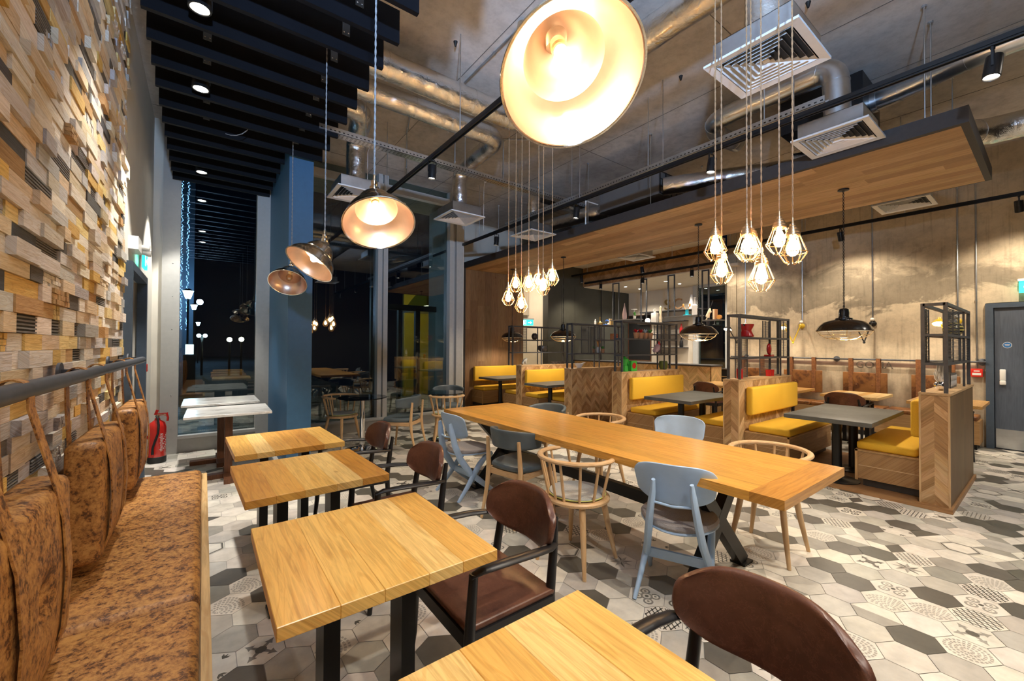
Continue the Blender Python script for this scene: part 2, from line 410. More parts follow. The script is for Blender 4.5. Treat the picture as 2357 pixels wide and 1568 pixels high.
def tag(o, label, cat, group=None, kind=None):
    if label: o['label'] = label
    if cat: o['category'] = cat
    if group: o['group'] = group
    if kind: o['kind'] = kind
    return o
def thing(name, label, cat, loc=(0, 0, 0), rz=0.0, group=None):
    o = bpy.data.objects.new(name, None); COL.objects.link(o); o.empty_display_size = 0.1
    o.location = loc; o.rotation_euler = (0, 0, rz)
    return tag(o, label, cat, group)
def struct(o):
    o['kind'] = 'structure'; return o
def kids(o): return [c for c in COL.objects if c.parent == o]
def dup(root, loc, rz, label, group=None, parent=None):
    c = root.copy(); COL.objects.link(c)
    if parent is None:
        c.location = loc; c.rotation_euler = (0, 0, rz); c['label'] = label
        if group: c['group'] = group
    else: c.parent = parent
    for ch in list(root.children): dup(ch, None, None, None, None, c)
    return c
def text_mesh(txt, size, depth=0.001):
    cu = bpy.data.curves.new('lettering', 'FONT'); cu.body = txt; cu.size = size; cu.extrude = depth / 2
    cu.align_x = 'CENTER'; cu.align_y = 'CENTER'; cu.resolution_u = 3
    o = bpy.data.objects.new('lettering', cu); COL.objects.link(o)
    bpy.context.view_layer.update()
    me = bpy.data.meshes.new_from_object(o.evaluated_get(bpy.context.evaluated_depsgraph_get()))
    bpy.data.objects.remove(o); bm = bmesh.new(); bm.from_mesh(me); bpy.data.meshes.remove(me)
    return bm
def put_text(g, txt, size, M, m=0, tone=(1, 1, 1), depth=0.001):
    bm = text_mesh(txt, size, depth); g.bm(bm, m, False, tone, M); bm.free()
def vr(c, k=0.1):
    f = 1 + rnd.uniform(-k, k); return tuple(min(1, x * f * (1 + rnd.uniform(-k, k) * 0.25)) for x in c)
def clip(poly, x0, y0, x1, y1):
    for ax, lim, sg in ((0, x0, 1), (0, x1, -1), (1, y0, 1), (1, y1, -1)):
        out = []
        for i in range(len(poly)):
            a = poly[i]; b = poly[(i + 1) % len(poly)]
            ia = sg * (a[ax] - lim) >= -1e-9; ib = sg * (b[ax] - lim) >= -1e-9
            if ia: out.append(a)
            if ia != ib:
                t = (lim - a[ax]) / (b[ax] - a[ax])
                out.append((a[0] + t * (b[0] - a[0]), a[1] + t * (b[1] - a[1])))
        poly = out
        if len(poly) < 3: return []
    return poly
OAK = (0.50, 0.30, 0.135)
def chevron(g, o, u, v, w, h, cw, bh, tones, m=0, off=0.0, ang=1.0):
    """boards in chevron columns on the plane o + u*a + v*b"""
    o = Vector(o); u = Vector(u); v = Vector(v); n = u.cross(v)
    nc = max(1, math.ceil(w / cw - 1e-6))
    for i in range(nc):
        sg = 1 if i % 2 == 0 else -1
        a0 = i * cw; a1 = a0 + cw; zz = -cw * 1.5
        while zz < h + cw:
            y0 = zz if sg > 0 else zz + cw * ang; y1 = zz + cw * ang if sg > 0 else zz
            P = clip([(a0, y0), (a1, y1), (a1, y1 + bh), (a0, y0 + bh)], 0, 0, w, h)
            if len(P) > 2:
                d = rnd.uniform(0, 0.0012)
                du, dv = rand_uv(); an = math.atan2(y1 - y0, a1 - a0)
                uv = [(a * math.cos(an) + b * math.sin(an) + du, -a * math.sin(an) + b * math.cos(an) + dv) for a, b in P]
                g.poly([o + u * a + v * b + n * d for a, b in P], m, vr(rnd.choice(tones), 0.10), uv)
            zz += bh
def planks(g, o, u, v, w, h, pw, tones, m=0, n=None, L=(0.9, 2.2)):
    """planks running along u on the plane"""
    o = Vector(o); u = Vector(u); v = Vector(v)
    b = 0
    while b < h - 1e-6:
        b1 = min(h, b + pw); a = -rnd.uniform(0, 1.2)
        while a < w:
            a1 = a + rnd.uniform(*L); p = max(a, 0); q = min(a1, w)
            if q > p + 1e-4:
                g.poly([o + u * p + v * b, o + u * q + v * b, o + u * q + v * b1, o + u * p + v * b1], m, vr(rnd.choice(tones), 0.1),
                       [(p, b), (q, b), (q, b1), (p, b1)])
            a = a1
        b = b1
# ------------------------------------------------------------------ floor
def build_floor():
    g = G(); X0, X1, Y0, Y1 = -0.62, 9.5, -2.0, 8.72
    g.box(X0 - 0.1, Y0, -0.1, 14.0, 13.0, -0.004, 0)
    hexr = 0.1155; wd = 0.2; cx0, cy0 = 2.843, 0.628; gap = 0.0018
    WH = (0.66, 0.62, 0.545); LG = (0.46, 0.44, 0.395); MG = (0.30, 0.285, 0.25); DG = (0.105, 0.098, 0.082); ML = (0.60, 0.57, 0.50)
    def P(c, r, a): return (c[0] + r * math.cos(R(a)), c[1] + r * math.sin(R(a)))
    def put(poly, tone, z):
        q = clip(poly, X0, Y0, 11.6, 12.5)
        if len(q) > 2: g.poly([(x, y, z) for x, y in q], 1, tone)
    n0 = int((X0 - cx0) / wd) - 1; n1 = int((11.6 - cx0) / wd) + 1
    m0 = int((Y0 - cy0) / (1.5 * hexr)) - 1; m1 = int((12.5 - cy0) / (1.5 * hexr)) + 1
    for mm in range(m0, m1 + 1):
        for nn in range(n0, n1 + 1):
            c = (cx0 + (nn + 0.5 * (mm & 1)) * wd, cy0 + mm * 1.5 * hexr)
            if 5.5 < c[0] < 7.1 and 0.7 < c[1] < 8.6: continue
            rr = hexr - gap; H = [P(c, rr, 30 + 60 * k) for k in range(6)]
            # dark tiles mostly every third in a row
            x = rnd.random(); k = (nn - (mm // 2) + mm) % 3
            if rnd.random() < .38: k = rnd.choice([0, 1, 1, 2, 2])
            far = c[1] > 4.5 or c[0] > 6.8
            if k == 0: kind = 'D' if x < 0.62 else ('L' if x < .76 else 'X')
            elif k == 1: kind = 'W' if x < 0.52 else ('X' if x < .84 else 'L')
            else: kind = 'L' if x < 0.36 else ('W' if x < .62 else ('X' if x < .88 else 'M'))
            if kind in 'DWLM':
                put(H, vr({'D': DG, 'W': WH, 'L': LG, 'M': MG}[kind], 0.09), 0); continue
            s = rnd.choice(['cube', 'cube', 'star', 'cross', 'ring', 'flower', 'grid', 'split', 'split', 'lace', 'leaf', 'rays', 'lattice', 'rosette'])
            base = rnd.choice([WH, WH, ML]); z1 = 0.0005
            if s in ('cube', 'split'):
                a0 = rnd.choice([0, 60, 120, 180, 240, 300])
                if s == 'cube':
                    for k3, tn in enumerate(rnd.sample([WH, MG, DG, LG], 3)):
                        a = 30 + 120 * k3 + a0
                        put([c, P(c, rr, a), P(c, rr, a + 60), P(c, rr, a + 120)], vr(tn, .06), 0)
                else:
                    put([P(c, rr, 30 + a0 + 60 * k3) for k3 in range(4)], vr(WH, .05), 0)
                    put([P(c, rr, 210 + a0 + 60 * k3) for k3 in range(4)], vr(rnd.choice([DG, MG]), .05), 0)
                continue
            put(H, vr(base, .05), 0)
            dk = rnd.choice([DG, MG, (0.2, 0.19, 0.17)])
            if s == 'star':
                for k3 in range(8):
                    a = 45 * k3 + 10; t = DG if k3 % 2 else MG
                    put([c, P(c, .035, a - 22), P(c, .082, a)], t, z1); put([c, P(c, .082, a), P(c, .035, a + 22)], (0.38, .36, .32), z1)
            elif s == 'cross':
                for k3 in range(4):
                    a = 90 * k3 + 45
                    put([P(c, .012, a - 90), P(c, .05, a - 8), P(c, .055, a - 24), P(c, .068, a - 8), P(c, .09, a), P(c, .068, a + 8), P(c, .055, a + 24), P(c, .05, a + 8), P(c, .012, a + 90)], dk, z1)
                put([P(c, .026, 30 * q) for q in range(12)], DG, z1 * 2)
            elif s == 'ring':
                put([P(c, rr * .93, 30 + 60 * q) for q in range(6)], DG, z1)
                put([P(c, rr * .84, 30 + 60 * q) for q in range(6)], (0.3, .28, .25), z1 * 1.6)
                put([P(c, rr * .78, 30 + 60 * q) for q in range(6)], WH, z1 * 2.2)
            elif s in ('flower', 'rosette'):
                for k3 in range(4):
                    p = P(c, .05, 45 + 90 * k3)
                    put([P(p, .030, 36 * q) for q in range(10)], dk, z1); put([P(p, .019, 36 * q) for q in range(10)], base, z1 * 2)
                    put([P(p, .009, 60 * q) for q in range(6)], dk, z1 * 3)
                if s == 'rosette':
                    put([P(c, .036, 30 * q) for q in range(12)], dk, z1 * 2.2); put([P(c, .024, 30 * q) for q in range(12)], LG, z1 * 2.8)
                put([P(c, .012, 45 * q) for q in range(8)], DG, z1 * 3.4)
            elif s == 'leaf':
                for (ox, oy, a0) in ((.045, .04, 40), (-.05, -.03, 220), (.03, -.06, 300), (-.035, .06, 120)):
                    for k3 in (-35, 0, 35):
                        p = (c[0] + ox, c[1] + oy)
                        put([p, P(p, .02, a0 + k3 - 18), P(p, .036, a0 + k3), P(p, .02, a0 + k3 + 18)], DG, z1)
            elif s in ('grid', 'lattice'):
                st = .026
                for i in range(-4, 5):
                    for a in ((0, 60) if s == 'grid' else (30, 90)):
                        d = (math.cos(R(a)), math.sin(R(a))); nn_ = (-d[1], d[0])
                        o = (c[0] + nn_[0] * i * st, c[1] + nn_[1] * i * st)
                        # length inside the hexagon's inner circle
                        hh = math.sqrt(max(0, .094 ** 2 - (i * st) ** 2))
                        if hh > .01:
                            b = .0035
                            put([(o[0] - d[0] * hh - nn_[0] * b, o[1] - d[1] * hh - nn_[1] * b), (o[0] + d[0] * hh - nn_[0] * b, o[1] + d[1] * hh - nn_[1] * b),
                                 (o[0] + d[0] * hh + nn_[0] * b, o[1] + d[1] * hh + nn_[1] * b), (o[0] - d[0] * hh + nn_[0] * b, o[1] - d[1] * hh + nn_[1] * b)], dk, z1)
            elif s in ('lace', 'rays'):
                cc = P(c, .0 if s == 'rays' else .07, 210)
                tn = (0.36, 0.34, 0.30)
                for ring in range(1, 5 if s == 'rays' else 7):
                    r0 = .02 * ring; nq = 6 + 5 * ring
                    for q in range(nq):
                        a = 360 * q / nq; p = P(cc, r0, a)
                        if math.hypot(p[0] - c[0], p[1] - c[1]) > .092: continue
                        w_ = 360 / nq * .33
                        put([P(cc, r0 - .006, a - w_), P(cc, r0 + .006, a - w_), P(cc, r0 + .006, a + w_), P(cc, r0 - .006, a + w_)], tn, z1)
    struct(g.build('floor', ['grout', 'tile'], auto=False))
    # timber platform of the booths
    g = G(); planks(g, (5.40, .592, .045), (0, 1, 0), (1, 0, 0), 8.12, 1.72, .19, [(0.30, .17, .08), (0.24, .13, .06)], 0)
    g.box(5.385, .578, 0.001, 7.125, 8.715, .044, 0, (0.36, .2, .09))
    struct(g.build('floor_timber', ['oak_booth'], auto=False))
build_floor()

# ------------------------------------------------------------------ ceiling, walls
g = G(); g.box(-0.75, -3.1, CEIL, 9.7, 8.9, CEIL + 0.15)
for x in (-0.2, 1.05, 2.3, 3.55, 4.8, 6.05, 7.3, 8.55):       # formwork joints of the slab
    g.box(x, -3.1, CEIL - .003, x + .006, 8.7, CEIL, 1)
for y in (-.6, 1.9, 4.4, 6.9): g.box(-.7, y, CEIL - .003, 9.5, y + .006, CEIL, 1)
struct(g.build('ceiling', ['concrete_ceiling', 'dark_grey']))
g = G(); g.box(7.0, 4.46, 3.86, 9.3, 8.72, 3.92); struct(g.build('ceiling_soffit', ['kitchen_white']))

g = G()
g.box(-.75, -3.1, 0, -.57, 4.75, CEIL)
g.box(-.75, 4.75, 0, -.56, 4.85, CEIL, 0); g.box(-.75, 4.85, 2.16, -.56, 6.02, CEIL, 0); g.box(-.75, 6.02, 0, -.56, 7.5, CEIL, 0)
z = 0.0; row = 0
NEUTR = [(.70, .65, .60), (.60, .58, .57), (.78, .71, .62), (.46, .45, .46), (.70, .62, .52), (.82, .76, .68)]
OCH = [(.78, .52, .14), (.70, .46, .14), (.76, .60, .28), (.48, .29, .12)]
DKB = [(.075, .075, .08), (.10, .085, .07), (.13, .125, .12)]
while z < CEIL - 0.02:
    h = rnd.choice([.058, .066, .072]); y = -1.6 - rnd.uniform(0, .2)
    while y < 4.745:
        L = rnd.choice([.12, .16, .21, .27, .34]) * rnd.uniform(.9, 1.1); y1 = min(y + L, 4.75)
        if y1 > -.4 and y1 - y > .015:
            x = rnd.random(); d = rnd.choice([.003, .005, .008, .011, .015, .021, .031]) ; dark = False
            if x < .50: tn = rnd.choice(NEUTR)
            elif x < .68: tn = (.72, .58, .40)
            elif x < .85: tn = rnd.choice(OCH)
            else: tn = rnd.choice(DKB); dark = True; d = rnd.choice([.0, .006, .012])
            zt = min(z + h, CEIL)
            if dark and rnd.random() < .6:      # ribbed block
                nr = 5; hh = (zt - z - .002) / nr
                g.box(-.572, y, z + .001, -.556 + d, y1 - .001, zt - .001, 1, vr((.05, .05, .05)), axis=1)
                for q in range(nr): g.box(-.560 + d, y, z + .002 + q * hh, -.551 + d, y1 - .001, z + .001 + (q + .55) * hh, 1, vr((.19, .18, .17)), axis=1)
            elif rnd.random() < .045:            # hacked rough face
                for q in range(7):
                    for e in range(3):
                        ya = y + (y1 - y) * q / 7; g.box(-.57, ya, z + h * e / 3, -.55 + d + rnd.uniform(-.004, .004), ya + (y1 - y) / 7 - .001, z + h * (e + 1) / 3 - .002, 1, vr(tn, .12), axis=1)
            else:
                g.box(-.572, y, z + .0005, -.55 + d, y1 - .001, zt - .001, 1, vr(tn, .12), axis=1)
        y += L
    z += h
struct(g.build('wall_left', ['white_paint', 'reclaimed'], auto=False))
g = G(); g.box(-.75, -3.1, 0, 9.7, -3.0, CEIL); struct(g.build('wall_front', ['charcoal_paint']))

# concrete wall with the doorway
DY0, DY1, DZ = -.62, .585, 2.10
g = G()
g.box(9.5, .66, 0, 9.72, 4.46, CEIL); g.box(9.5, -3.1, 0, 9.72, DY0 - .08, CEIL); g.box(9.5, DY0 - .08, DZ + .08, 9.72, .66, CEIL)
struct(g.build('wall_right', ['concrete_wall']))
g = G()   # band of paint and chalk marks, all on the concrete
g.box(9.497, .67, 1.165, 9.4999, 4.45, 1.235, 0); struct(g.build('trim_1', ['tan_band'] if 'tan_band' in MATS else [plain('tan_band', (.30, .20, .15), .8, nz=.15, scale=5).name]))
g = G()
M = Matrix.Translation((9.4955, 1.97, 1.185)) @ Matrix(((0, 0, -1, 0), (-1, 0, 0, 0), (0, 1, 0, 0), (0, 0, 0, 1)))
put_text(g, 'GOMA', .17, M, 0, depth=.0006)
struct(g.build('trim_2', [plain('chalk_grey', (.16, .13, .10), .9, nz=.4, scale=30).name]))

# window wall at the back, y = 7.3
def win(n, x0, x1, z0, z1, mat='window_glass'):
    g = G(); g.box(x0, 7.36, z0, x1, 7.372, z1); struct(g.build('window_%d' % n, [mat]))
g = G()
g.box(-.56, 7.3, 0, -.44, 7.5, CEIL, 0)
g.box(4.18, 7.3, 0, 4.24, 8.8, CEIL, 0); g.box(4.24, 8.72, 0, 5.0, 8.85, CEIL, 0)
g.box(5.0, 8.74, 3.4, 9.3, 8.85, CEIL, 0)
struct(g.build('wall_back', ['white_paint']))
g = G()
g.box(-.46, 7.25, 0, -.27, 7.36, CEIL, 0); g.box(-.44, 7.249, 0, -.435, 7.25, CEIL, 0)
g.box(.63, 7.25, 0, .80, 7.36, CEIL, 0)
g.box(-.27, 7.27, 0, .63, 7.36, .22, 0); g.box(-.27, 7.2, .20, .63, 7.3, .24, 0)
for k in range(9):
    z = .35 + .45 * k
    for x in (-.345, .72): g.lathe([(0.006, 0), (0.006, .003), (.003, .005)], 8, 0, M=Matrix.Translation((x, 7.25, z)) @ Matrix.Rotation(R(90), 4, 'X'))
struct(g.build('trim_3', ['frame_grey']))
g = G()
g.box(1.06, 7.25, 0, 4.18, 7.38, .20, 0); g.box(1.06, 7.18, .18, 4.0, 7.3, .215, 0)
g.box(1.06, 7.26, 4.27, 4.18, 7.38, 4.40, 0)
for (a, b) in ((1.06, 1.13), (2.46, 2.53), (2.56, 2.64), (3.89, 3.97), (4.03, 4.18)): g.box(a, 7.24 if b - a < .1 else 7.22, 0, b, 7.40, CEIL, 0)
g.box(2.5, 7.30, 0, 2.6, 7.4, CEIL, 0); g.box(3.95, 7.3, 0, 4.05, 7.4, CEIL, 0)
struct(g.build('trim_4', ['frame_grey']))
win(1, -.27, .63, .22, CEIL); win(2, 1.13, 2.47, .2, 4.3); win(3, 2.62, 3.9, .2, 4.3); win(4, 1.13, 2.47, 4.4, CEIL); win(5, 2.62, 3.9, 4.4, CEIL)
g = G(); g.box(.80, 5.52, 0, 1.065, 7.26, CEIL, 0)
struct(g.build('wall_pier', ['column_blue']))
tag(g and COL.objects[-1], None, None)

# white-wall door on the left
g = G()
for (y0, y1, z0, z1) in ((4.83, 4.90, 0, 2.22), (5.98, 6.05, 0, 2.22), (4.90, 5.98, 2.15, 2.22)):
    g.box(-.58, y0, z0, -.50, y1, z1, 0)
g.box(-.66, 4.90, 0, -.62, 5.98, 2.15, 1); g.box(-.62, 5.86, .95, -.60, 5.93, 1.15, 2)
struct(g.build('door_1', ['frame_blue', 'frame_blue', 'chrome']))
# plate door on the right
g = G()
for (y0, y1, z0, z1) in ((DY1, .665, 0, DZ + .07), (DY0 - .08, DY0, 0, DZ + .07), (DY0, DY1, DZ, DZ + .07)):
    g.box(9.44, y0, z0, 9.6, y1, z1, 0)
g.box(9.505, DY0, 0, 9.51, DY1, DZ, 1)
door = g.build('door_2', ['frame_blue', 'door_blue']); struct(door)
g = G(); Ya, Yb, Za, Zb = -.25, .28, .62, 1.86
g.box(9.475, DY0 + .01, .01, 9.505, Ya, DZ - .01, 0); g.box(9.475, Yb, .01, 9.505, DY1 - .01, DZ - .01, 0)
g.box(9.475, Ya, .01, 9.505, Yb, Za, 0); g.box(9.475, Ya, Zb, 9.505, Yb, DZ - .01, 0)
for (a, b, c, d) in ((Ya, Yb, Za - .02, Za), (Ya, Yb, Zb, Zb + .02), (Ya - .02, Ya, Za, Zb), (Yb, Yb + .02, Za - .02, Zb + .02)): g.box(9.468, a, c, 9.48, b, d, 1)
struct(g.build('door_leaf', ['door_blue', 'frame_blue'], door))
g = G(); g.box(9.482, Ya, Za, 9.488, Yb, Zb); struct(g.build('door_glass', ['green_glass'], door))
g = G(); g.box(9.470, DY0 + .02, .02, 9.4745, DY1 - .015, .30); struct(g.build('kick_plate', ['galvanised'], door))
g = G(); g.rbox((9.462, .50, 1.10), (.03, .06, .17), .012, 0); g.rbox((9.455, .50, .985), (.035, .062, .07), .015, 0); g.box(9.4601, .48, 1.0, 9.4605, .52, 1.02, 1)
struct(g.build('door_lock', ['white_plastic', 'dark_grey'], door))
g = G()
g.prism([(.045 * math.cos(k * PI / 12), .045 * math.sin(k * PI / 12)) for k in range(24)], 0, .002, 0, M=Matrix.Translation((9.4745, .455, 1.545)) @ Matrix.Rotation(R(-90), 4, 'Y'))
g.prism([(.040 * math.cos(k * PI / 12), .040 * math.sin(k * PI / 12)) for k in range(24)], .002, .003, 1, M=Matrix.Translation((9.4745, .455, 1.545)) @ Matrix.Rotation(R(-90), 4, 'Y'))
g.box(9.4705, .43, 1.55, 9.4712, .48, 1.556, 0); g.box(9.4705, .435, 1.535, 9.4712, .475, 1.54, 0)
struct(g.build('door_sign', ['white_plastic', plain('sign_blue', (.03, .17, .45), .4).name], door))

# timber end wall of the booths, bulkhead
g = G(); TN = [(.25, .145, .07), (.22, .125, .06), (.30, .175, .085)]
planks(g, (5.05, 8.718, 0), (0, 0, 1), (1, 0, 0), 3.36, 1.88, .21, TN)
g.box(5.05, 8.72, 0, 6.93, 8.83, 3.5, 0, TN[0]); struct(g.build('wall_timber', ['oak_booth'], auto=False))
g = G(); g.box(5.0, 8.6, 0, 5.05, 8.84, 3.5); struct(g.build('trim_5', ['charcoal_paint']))

t = thing('ceiling_bulkhead', 'long suspended timber-lined ceiling raft with dark edge above the booths', 'ceiling panel', (6.0, 4.6, 3.36))
def local(o, *a): return (a[0] - o[0], a[1] - o[1], a[2] - o[2])
g = G(); TB = [(.52, .32, .15), (.60, .38, .19), (.44, .26, .115), (.56, .35, .17), (.40, .23, .10)]
planks(g, (-.95, -4.12, -.001), (0, 1, 0), (1, 0, 0), 8.19, 1.88, .16, TB); g.build('timber_lining', ['oak_booth'], t, auto=False)
g = G(); g.box(-1.0, -4.17, 0, -.95, 4.06, .14, 0); g.box(.93, -4.17, 0, .95, 4.06, .14, 0); g.box(-.95, -4.17, 0, .93, -4.12, .14, 0); g.box(-.95, -4.12, .0, .93, 4.06, .03, 0)
g.build('edge_frame', ['charcoal_paint'], t)
for (x, y) in ((-.9, -3.9), (-.6, -3.9), (.7, -3.9), (-.9, -2.4), (-.9, -1.1), (-.9, .1), (-.9, 1.4), (-.9, 2.7), (.7, -1), (.7, 1)):
    g = G(); g.cyl((x, y, .02), (x, y, CEIL - 3.36), .006, 6); g.cyl((x, y, CEIL - 3.38), (x, y, CEIL - 3.36), .02, 6); g.build('hanger_rod', ['galvanised'], t)

# ------------------------------------------------------------------ kitchen / bar room
g = G()
g.box(7.83, 8.72, 0, 9.56, 8.95, 3.9, 0); g.box(9.56, 8.75, 0, 11.6, 8.95, 3.4, 0)
for x in (8.35, 8.9, 10.1, 10.75): g.box(x, 8.715, 0, x + .012, 8.75, 3.28, 1)
struct(g.build('wall_bar', ['dark_wall', 'charcoal_paint']))
g = G(); g.box(11.52, 6.43, 0, 11.7, 8.75, 3.3, 0); g.box(11.5, 8.75, 0, 11.7, 13, 3.86); struct(g.build('wall_kitchen', ['kitchen_white']))
g = G(); g.box(9.3, 4.2, 3.28, 11.8, 8.75, 3.34); struct(g.build('ceiling_kitchen', ['kitchen_white']))
g = G(); g.box(9.72, 4.2, 0, 11.7, 4.3, 3.3); struct(g.build('wall_kitchen_side', ['kitchen_white']))
g = G()
for (a, b) in ((6.28, 6.43), (5.35, 5.5), (5.15, 5.24), (4.3, 4.4)): g.box(11.45, a, 0, 11.6, b, 3.28)
g.box(11.46, 4.3, 3.2, 11.6, 6.43, 3.28); g.box(11.46, 4.3, 0, 11.6, 6.43, .2)
struct(g.build('trim_6', ['frame_grey']))
g = G(); g.box(11.52, 5.5, .2, 11.53, 6.28, 3.2); struct(g.build('window_6', ['green_glass']))
g = G(); g.box(11.52, 4.4, .2, 11.53, 5.35, 3.2); struct(g.build('window_7', ['green_glass']))
g = G(); g.box(9.26, 4.46, 3.30, 9.30, 8.72, 3.86, 0, (.3, .17, .07))
chevron(g, (9.258, 8.72, 3.30), (0, -1, 0), (0, 0, 1), 4.26, .56, .28, .10, [(.36, .20, .085), (.30, .165, .07), (.42, .24, .11)])
struct(g.build('trim_7', ['oak_booth'], auto=False))
# pier end of the concrete wall
g = G(); g.box(9.46, 4.30, 0, 9.74, 4.50, CEIL); struct(g.build('wall_end', ['concrete_wall']))

# corridor beyond the end wall
g = G(); g.box(6.0, 12.5, 0, 11.6, 12.6, 3.86, 0); g.box(6.85, 8.85, 0, 6.93, 12.5, 3.86, 0); g.box(9.0, 8.95, 0, 9.1, 12.5, 3.86); g.box(6.0, 8.85, 3.86, 11.6, 12.6, 3.92, 0)
g.box(6.93, 11.0, 2.55, 9.0, 11.1, 3.86, 0)
struct(g.build('wall_corridor', ['kitchen_white']))

# lobby and night outside the glass
g = G(); g.box(-14, 7.4, -.12, 4.1, 60, -.02); struct(g.build('ground', [plain('paving', (.10, .10, .10), .8, nz=.3, scale=2).name]))
g = G(); g.box(4.72, 11.6, 0, 6.8, 11.7, 3.0, 0); g.box(6.0, 8.9, 0, 6.1, 11.6, 3.0, 0); struct(g.build('wall_lobby', [plain('lobby_yellow', (.80, .50, .02), .7).name]))
g = G(); g.box(4.72, 8.9, 2.45, 6.6, 11.7, 2.55); struct(g.build('ceiling_lobby', ['white_paint']))
g = G(); X = [2.95, 3.42, 3.52, 3.98]
g = G()
for (x0, x1) in ((3.30, 3.36), (3.69, 3.79), (4.25, 4.32)): g.box(x0, 8.4, 0, x1, 8.5, 2.28)
g.box(2.75, 8.4, 2.24, 4.33, 8.5, 2.36); g.box(3.3, 8.4, 0, 4.3, 8.5, .1); g.box(4.32, 8.42, 0, 4.9, 8.46, 4.5); g.box(3.36, 8.86, 0, 4.7, 8.9, 0.01); g.box(2.72, 8.4, 0, 2.8, 8.5, CEIL)
struct(g.build('door_3', ['black_metal']))
g = G(); g.box(3.36, 8.44, .1, 3.69, 8.45, 2.24); g.box(3.79, 8.44, .1, 4.25, 8.45, 2.24); struct(g.build('window_8', ['clear_glass']))
g = G(); g.tube([(3.72, 8.39, 1.3), (3.66, 8.3, 1.3), (3.66, 8.3, .9), (3.72, 8.39, .9)], .013, 8); o = g.build('door_handle', ['chrome'], COL.objects['door_3']); struct(o)
d = bpy.data.lights.new('lobby_lamp', 'POINT'); d.energy = 14; d.color = (1, .85, .6); o = bpy.data.objects.new('lobby_lamp', d); COL.objects.link(o); o.location = (4.6, 10.2, 2.4)
# ------------------------------------------------------------------ dining tables
OT = [(.70, .36, .07), (.80, .47, .12), (.90, .63, .24), (.73, .40, .085), (.84, .53, .15), (.62, .31, .06)]
def small_table(loc, rz, label, group, tones, w=.70, d=.72, legoff=0.0, first=None):
    t = thing('dining_table', label, 'table', (loc[0], loc[1], 0), rz, group)
    g = G(); n = len(tones); x = -w / 2; pw = [w / n * rnd.uniform(.75, 1.25) for _ in tones]; k = w / sum(pw)
    for q, tn in zip(pw, tones):
        bm = bmesh.new(); bmesh.ops.create_cube(bm, size=1); bm.free()
        g.box(x, -d / 2, .722, x + q * k, d / 2, .762, 0, tn, axis=1); x += q * k
    o = g.build('tabletop', ['oak_table'], t, auto=False)
    bv = o.modifiers.new('soft_edge', 'BEVEL'); bv.width = .002; bv.segments = 1
    for s in (-1, 1):
        g = G(); g.box(s * .15 - .008, -.05, .02, s * .15 + .008, .05, .70) if False else g.cbox((s * .14 + legoff, 0, .36), (.055, .12, .70))
        g.build('leg', ['black_metal'], t)
    g = G(); g.cbox((legoff, 0, .012), (.12, .48, .018)); g.cbox((legoff, 0, .012), (.40, .12, .018)); g.build('base_plate', ['black_metal'], t)
    g = G(); g.cbox((legoff, 0, .713), (.42, .45, .016)); g.build('top_plate', ['black_metal'], t)
    return t
BT = 'oak tables along the leather bench'
small_table((.51, 3.63), R(2), 'small oak plank table, farthest in the row by the leather bench, nearest the blue pier', BT, [OT[1], OT[2], OT[3], OT[0], OT[5], OT[4]])
small_table((.50, 2.66), R(2), 'small oak plank table with one pale stripe, second farthest beside the leather bench', BT, [OT[5], OT[3], OT[4], OT[2], OT[5]])
small_table((.51, 1.585), 0, 'small oak plank table beside the bench, its black foot plate showing at the left', BT, [OT[1], OT[4], OT[4], OT[2], OT[1]])
small_table((.565, .52), 0, 'oak table top cut off by the bottom edge of the picture', BT, [OT[4], OT[2], OT[1], OT[2], OT[4]], w=.70)

# long table
t = thing('long_table', 'long solid oak communal table on black crossed steel legs', 'table', (2.68, 2.52, 0))
g = G(); L0, L1 = -1.73, 1.74; x = -.455
for k in range(7):
    a = x + k * .13; g.box(a, L0 + .16, .715, a + .1298, L1 - .16, .765, 0, vr((.68, .36, .075), .12), axis=1)
g.build('tabletop', ['oak_table'], t, auto=False)
g = G(); g.box(-.455, L0, .715, .455, L0 + .1598, .765, 0, (.56, .27, .055), axis=0); g.build('end_board', ['oak_table'], t, auto=False)
g = G(); g.box(-.455, L1 - .1598, .715, .455, L1, .765, 0, (.58, .29, .06), axis=0); g.build('end_board', ['oak_table'], t, auto=False)
for s in (-1, 1):
    y = 1.18 * s
    for q in (-1, 1):
        g = G(); g.bar((q * .34, y + .0 * q, .012), (-q * .30, y + .0 * q, .70), .09, .06 if q > 0 else .062, up=(0, 1, 0))
        g.cbox((q * .34, y, .008), (.12, .10, .014)); g.build('leg', ['black_metal'], t)
    g = G(); g.cbox((0, y, .705), (.74, .10, .018)); g.build('top_plate', ['black_metal'], t)
g = G(); g.bar((0, -1.18, .36), (0, 1.18, .36), .05, .09); g.build('stretcher', ['black_metal'], t)

# marble tables by the window
for (x, y, z, lab) in ((.24, 5.66, .755, 'white marble-topped square table nearer the leather bench, its top cut across by the other'), (.19, 6.44, .785, 'white marble-topped table standing close against the tall window, slightly higher top')):
    t = thing('marble_table', lab, 'table', (x, y, 0), R(-1 if y < 6 else 0), 'marble tables by the window')
    g = G(); g.rbox((0, 0, z - .014), (.78, .74, .028), .004, seg=1); g.build('tabletop', ['marble'], t)
    g = G(); g.cbox((0, 0, (z - .04) / 2 + .02), (.075, .075, z - .07)); g.build('leg', ['walnut'], t)
    g = G(); g.cbox((0, 0, .025), (.62, .09, .05)); g.cbox((0, 0, .0251), (.09, .62, .05)); g.build('base', ['walnut'], t)
    g = G(); g.cbox((0, 0, z - .04), (.4, .4, .02)); g.build('top_plate', ['walnut'], t)

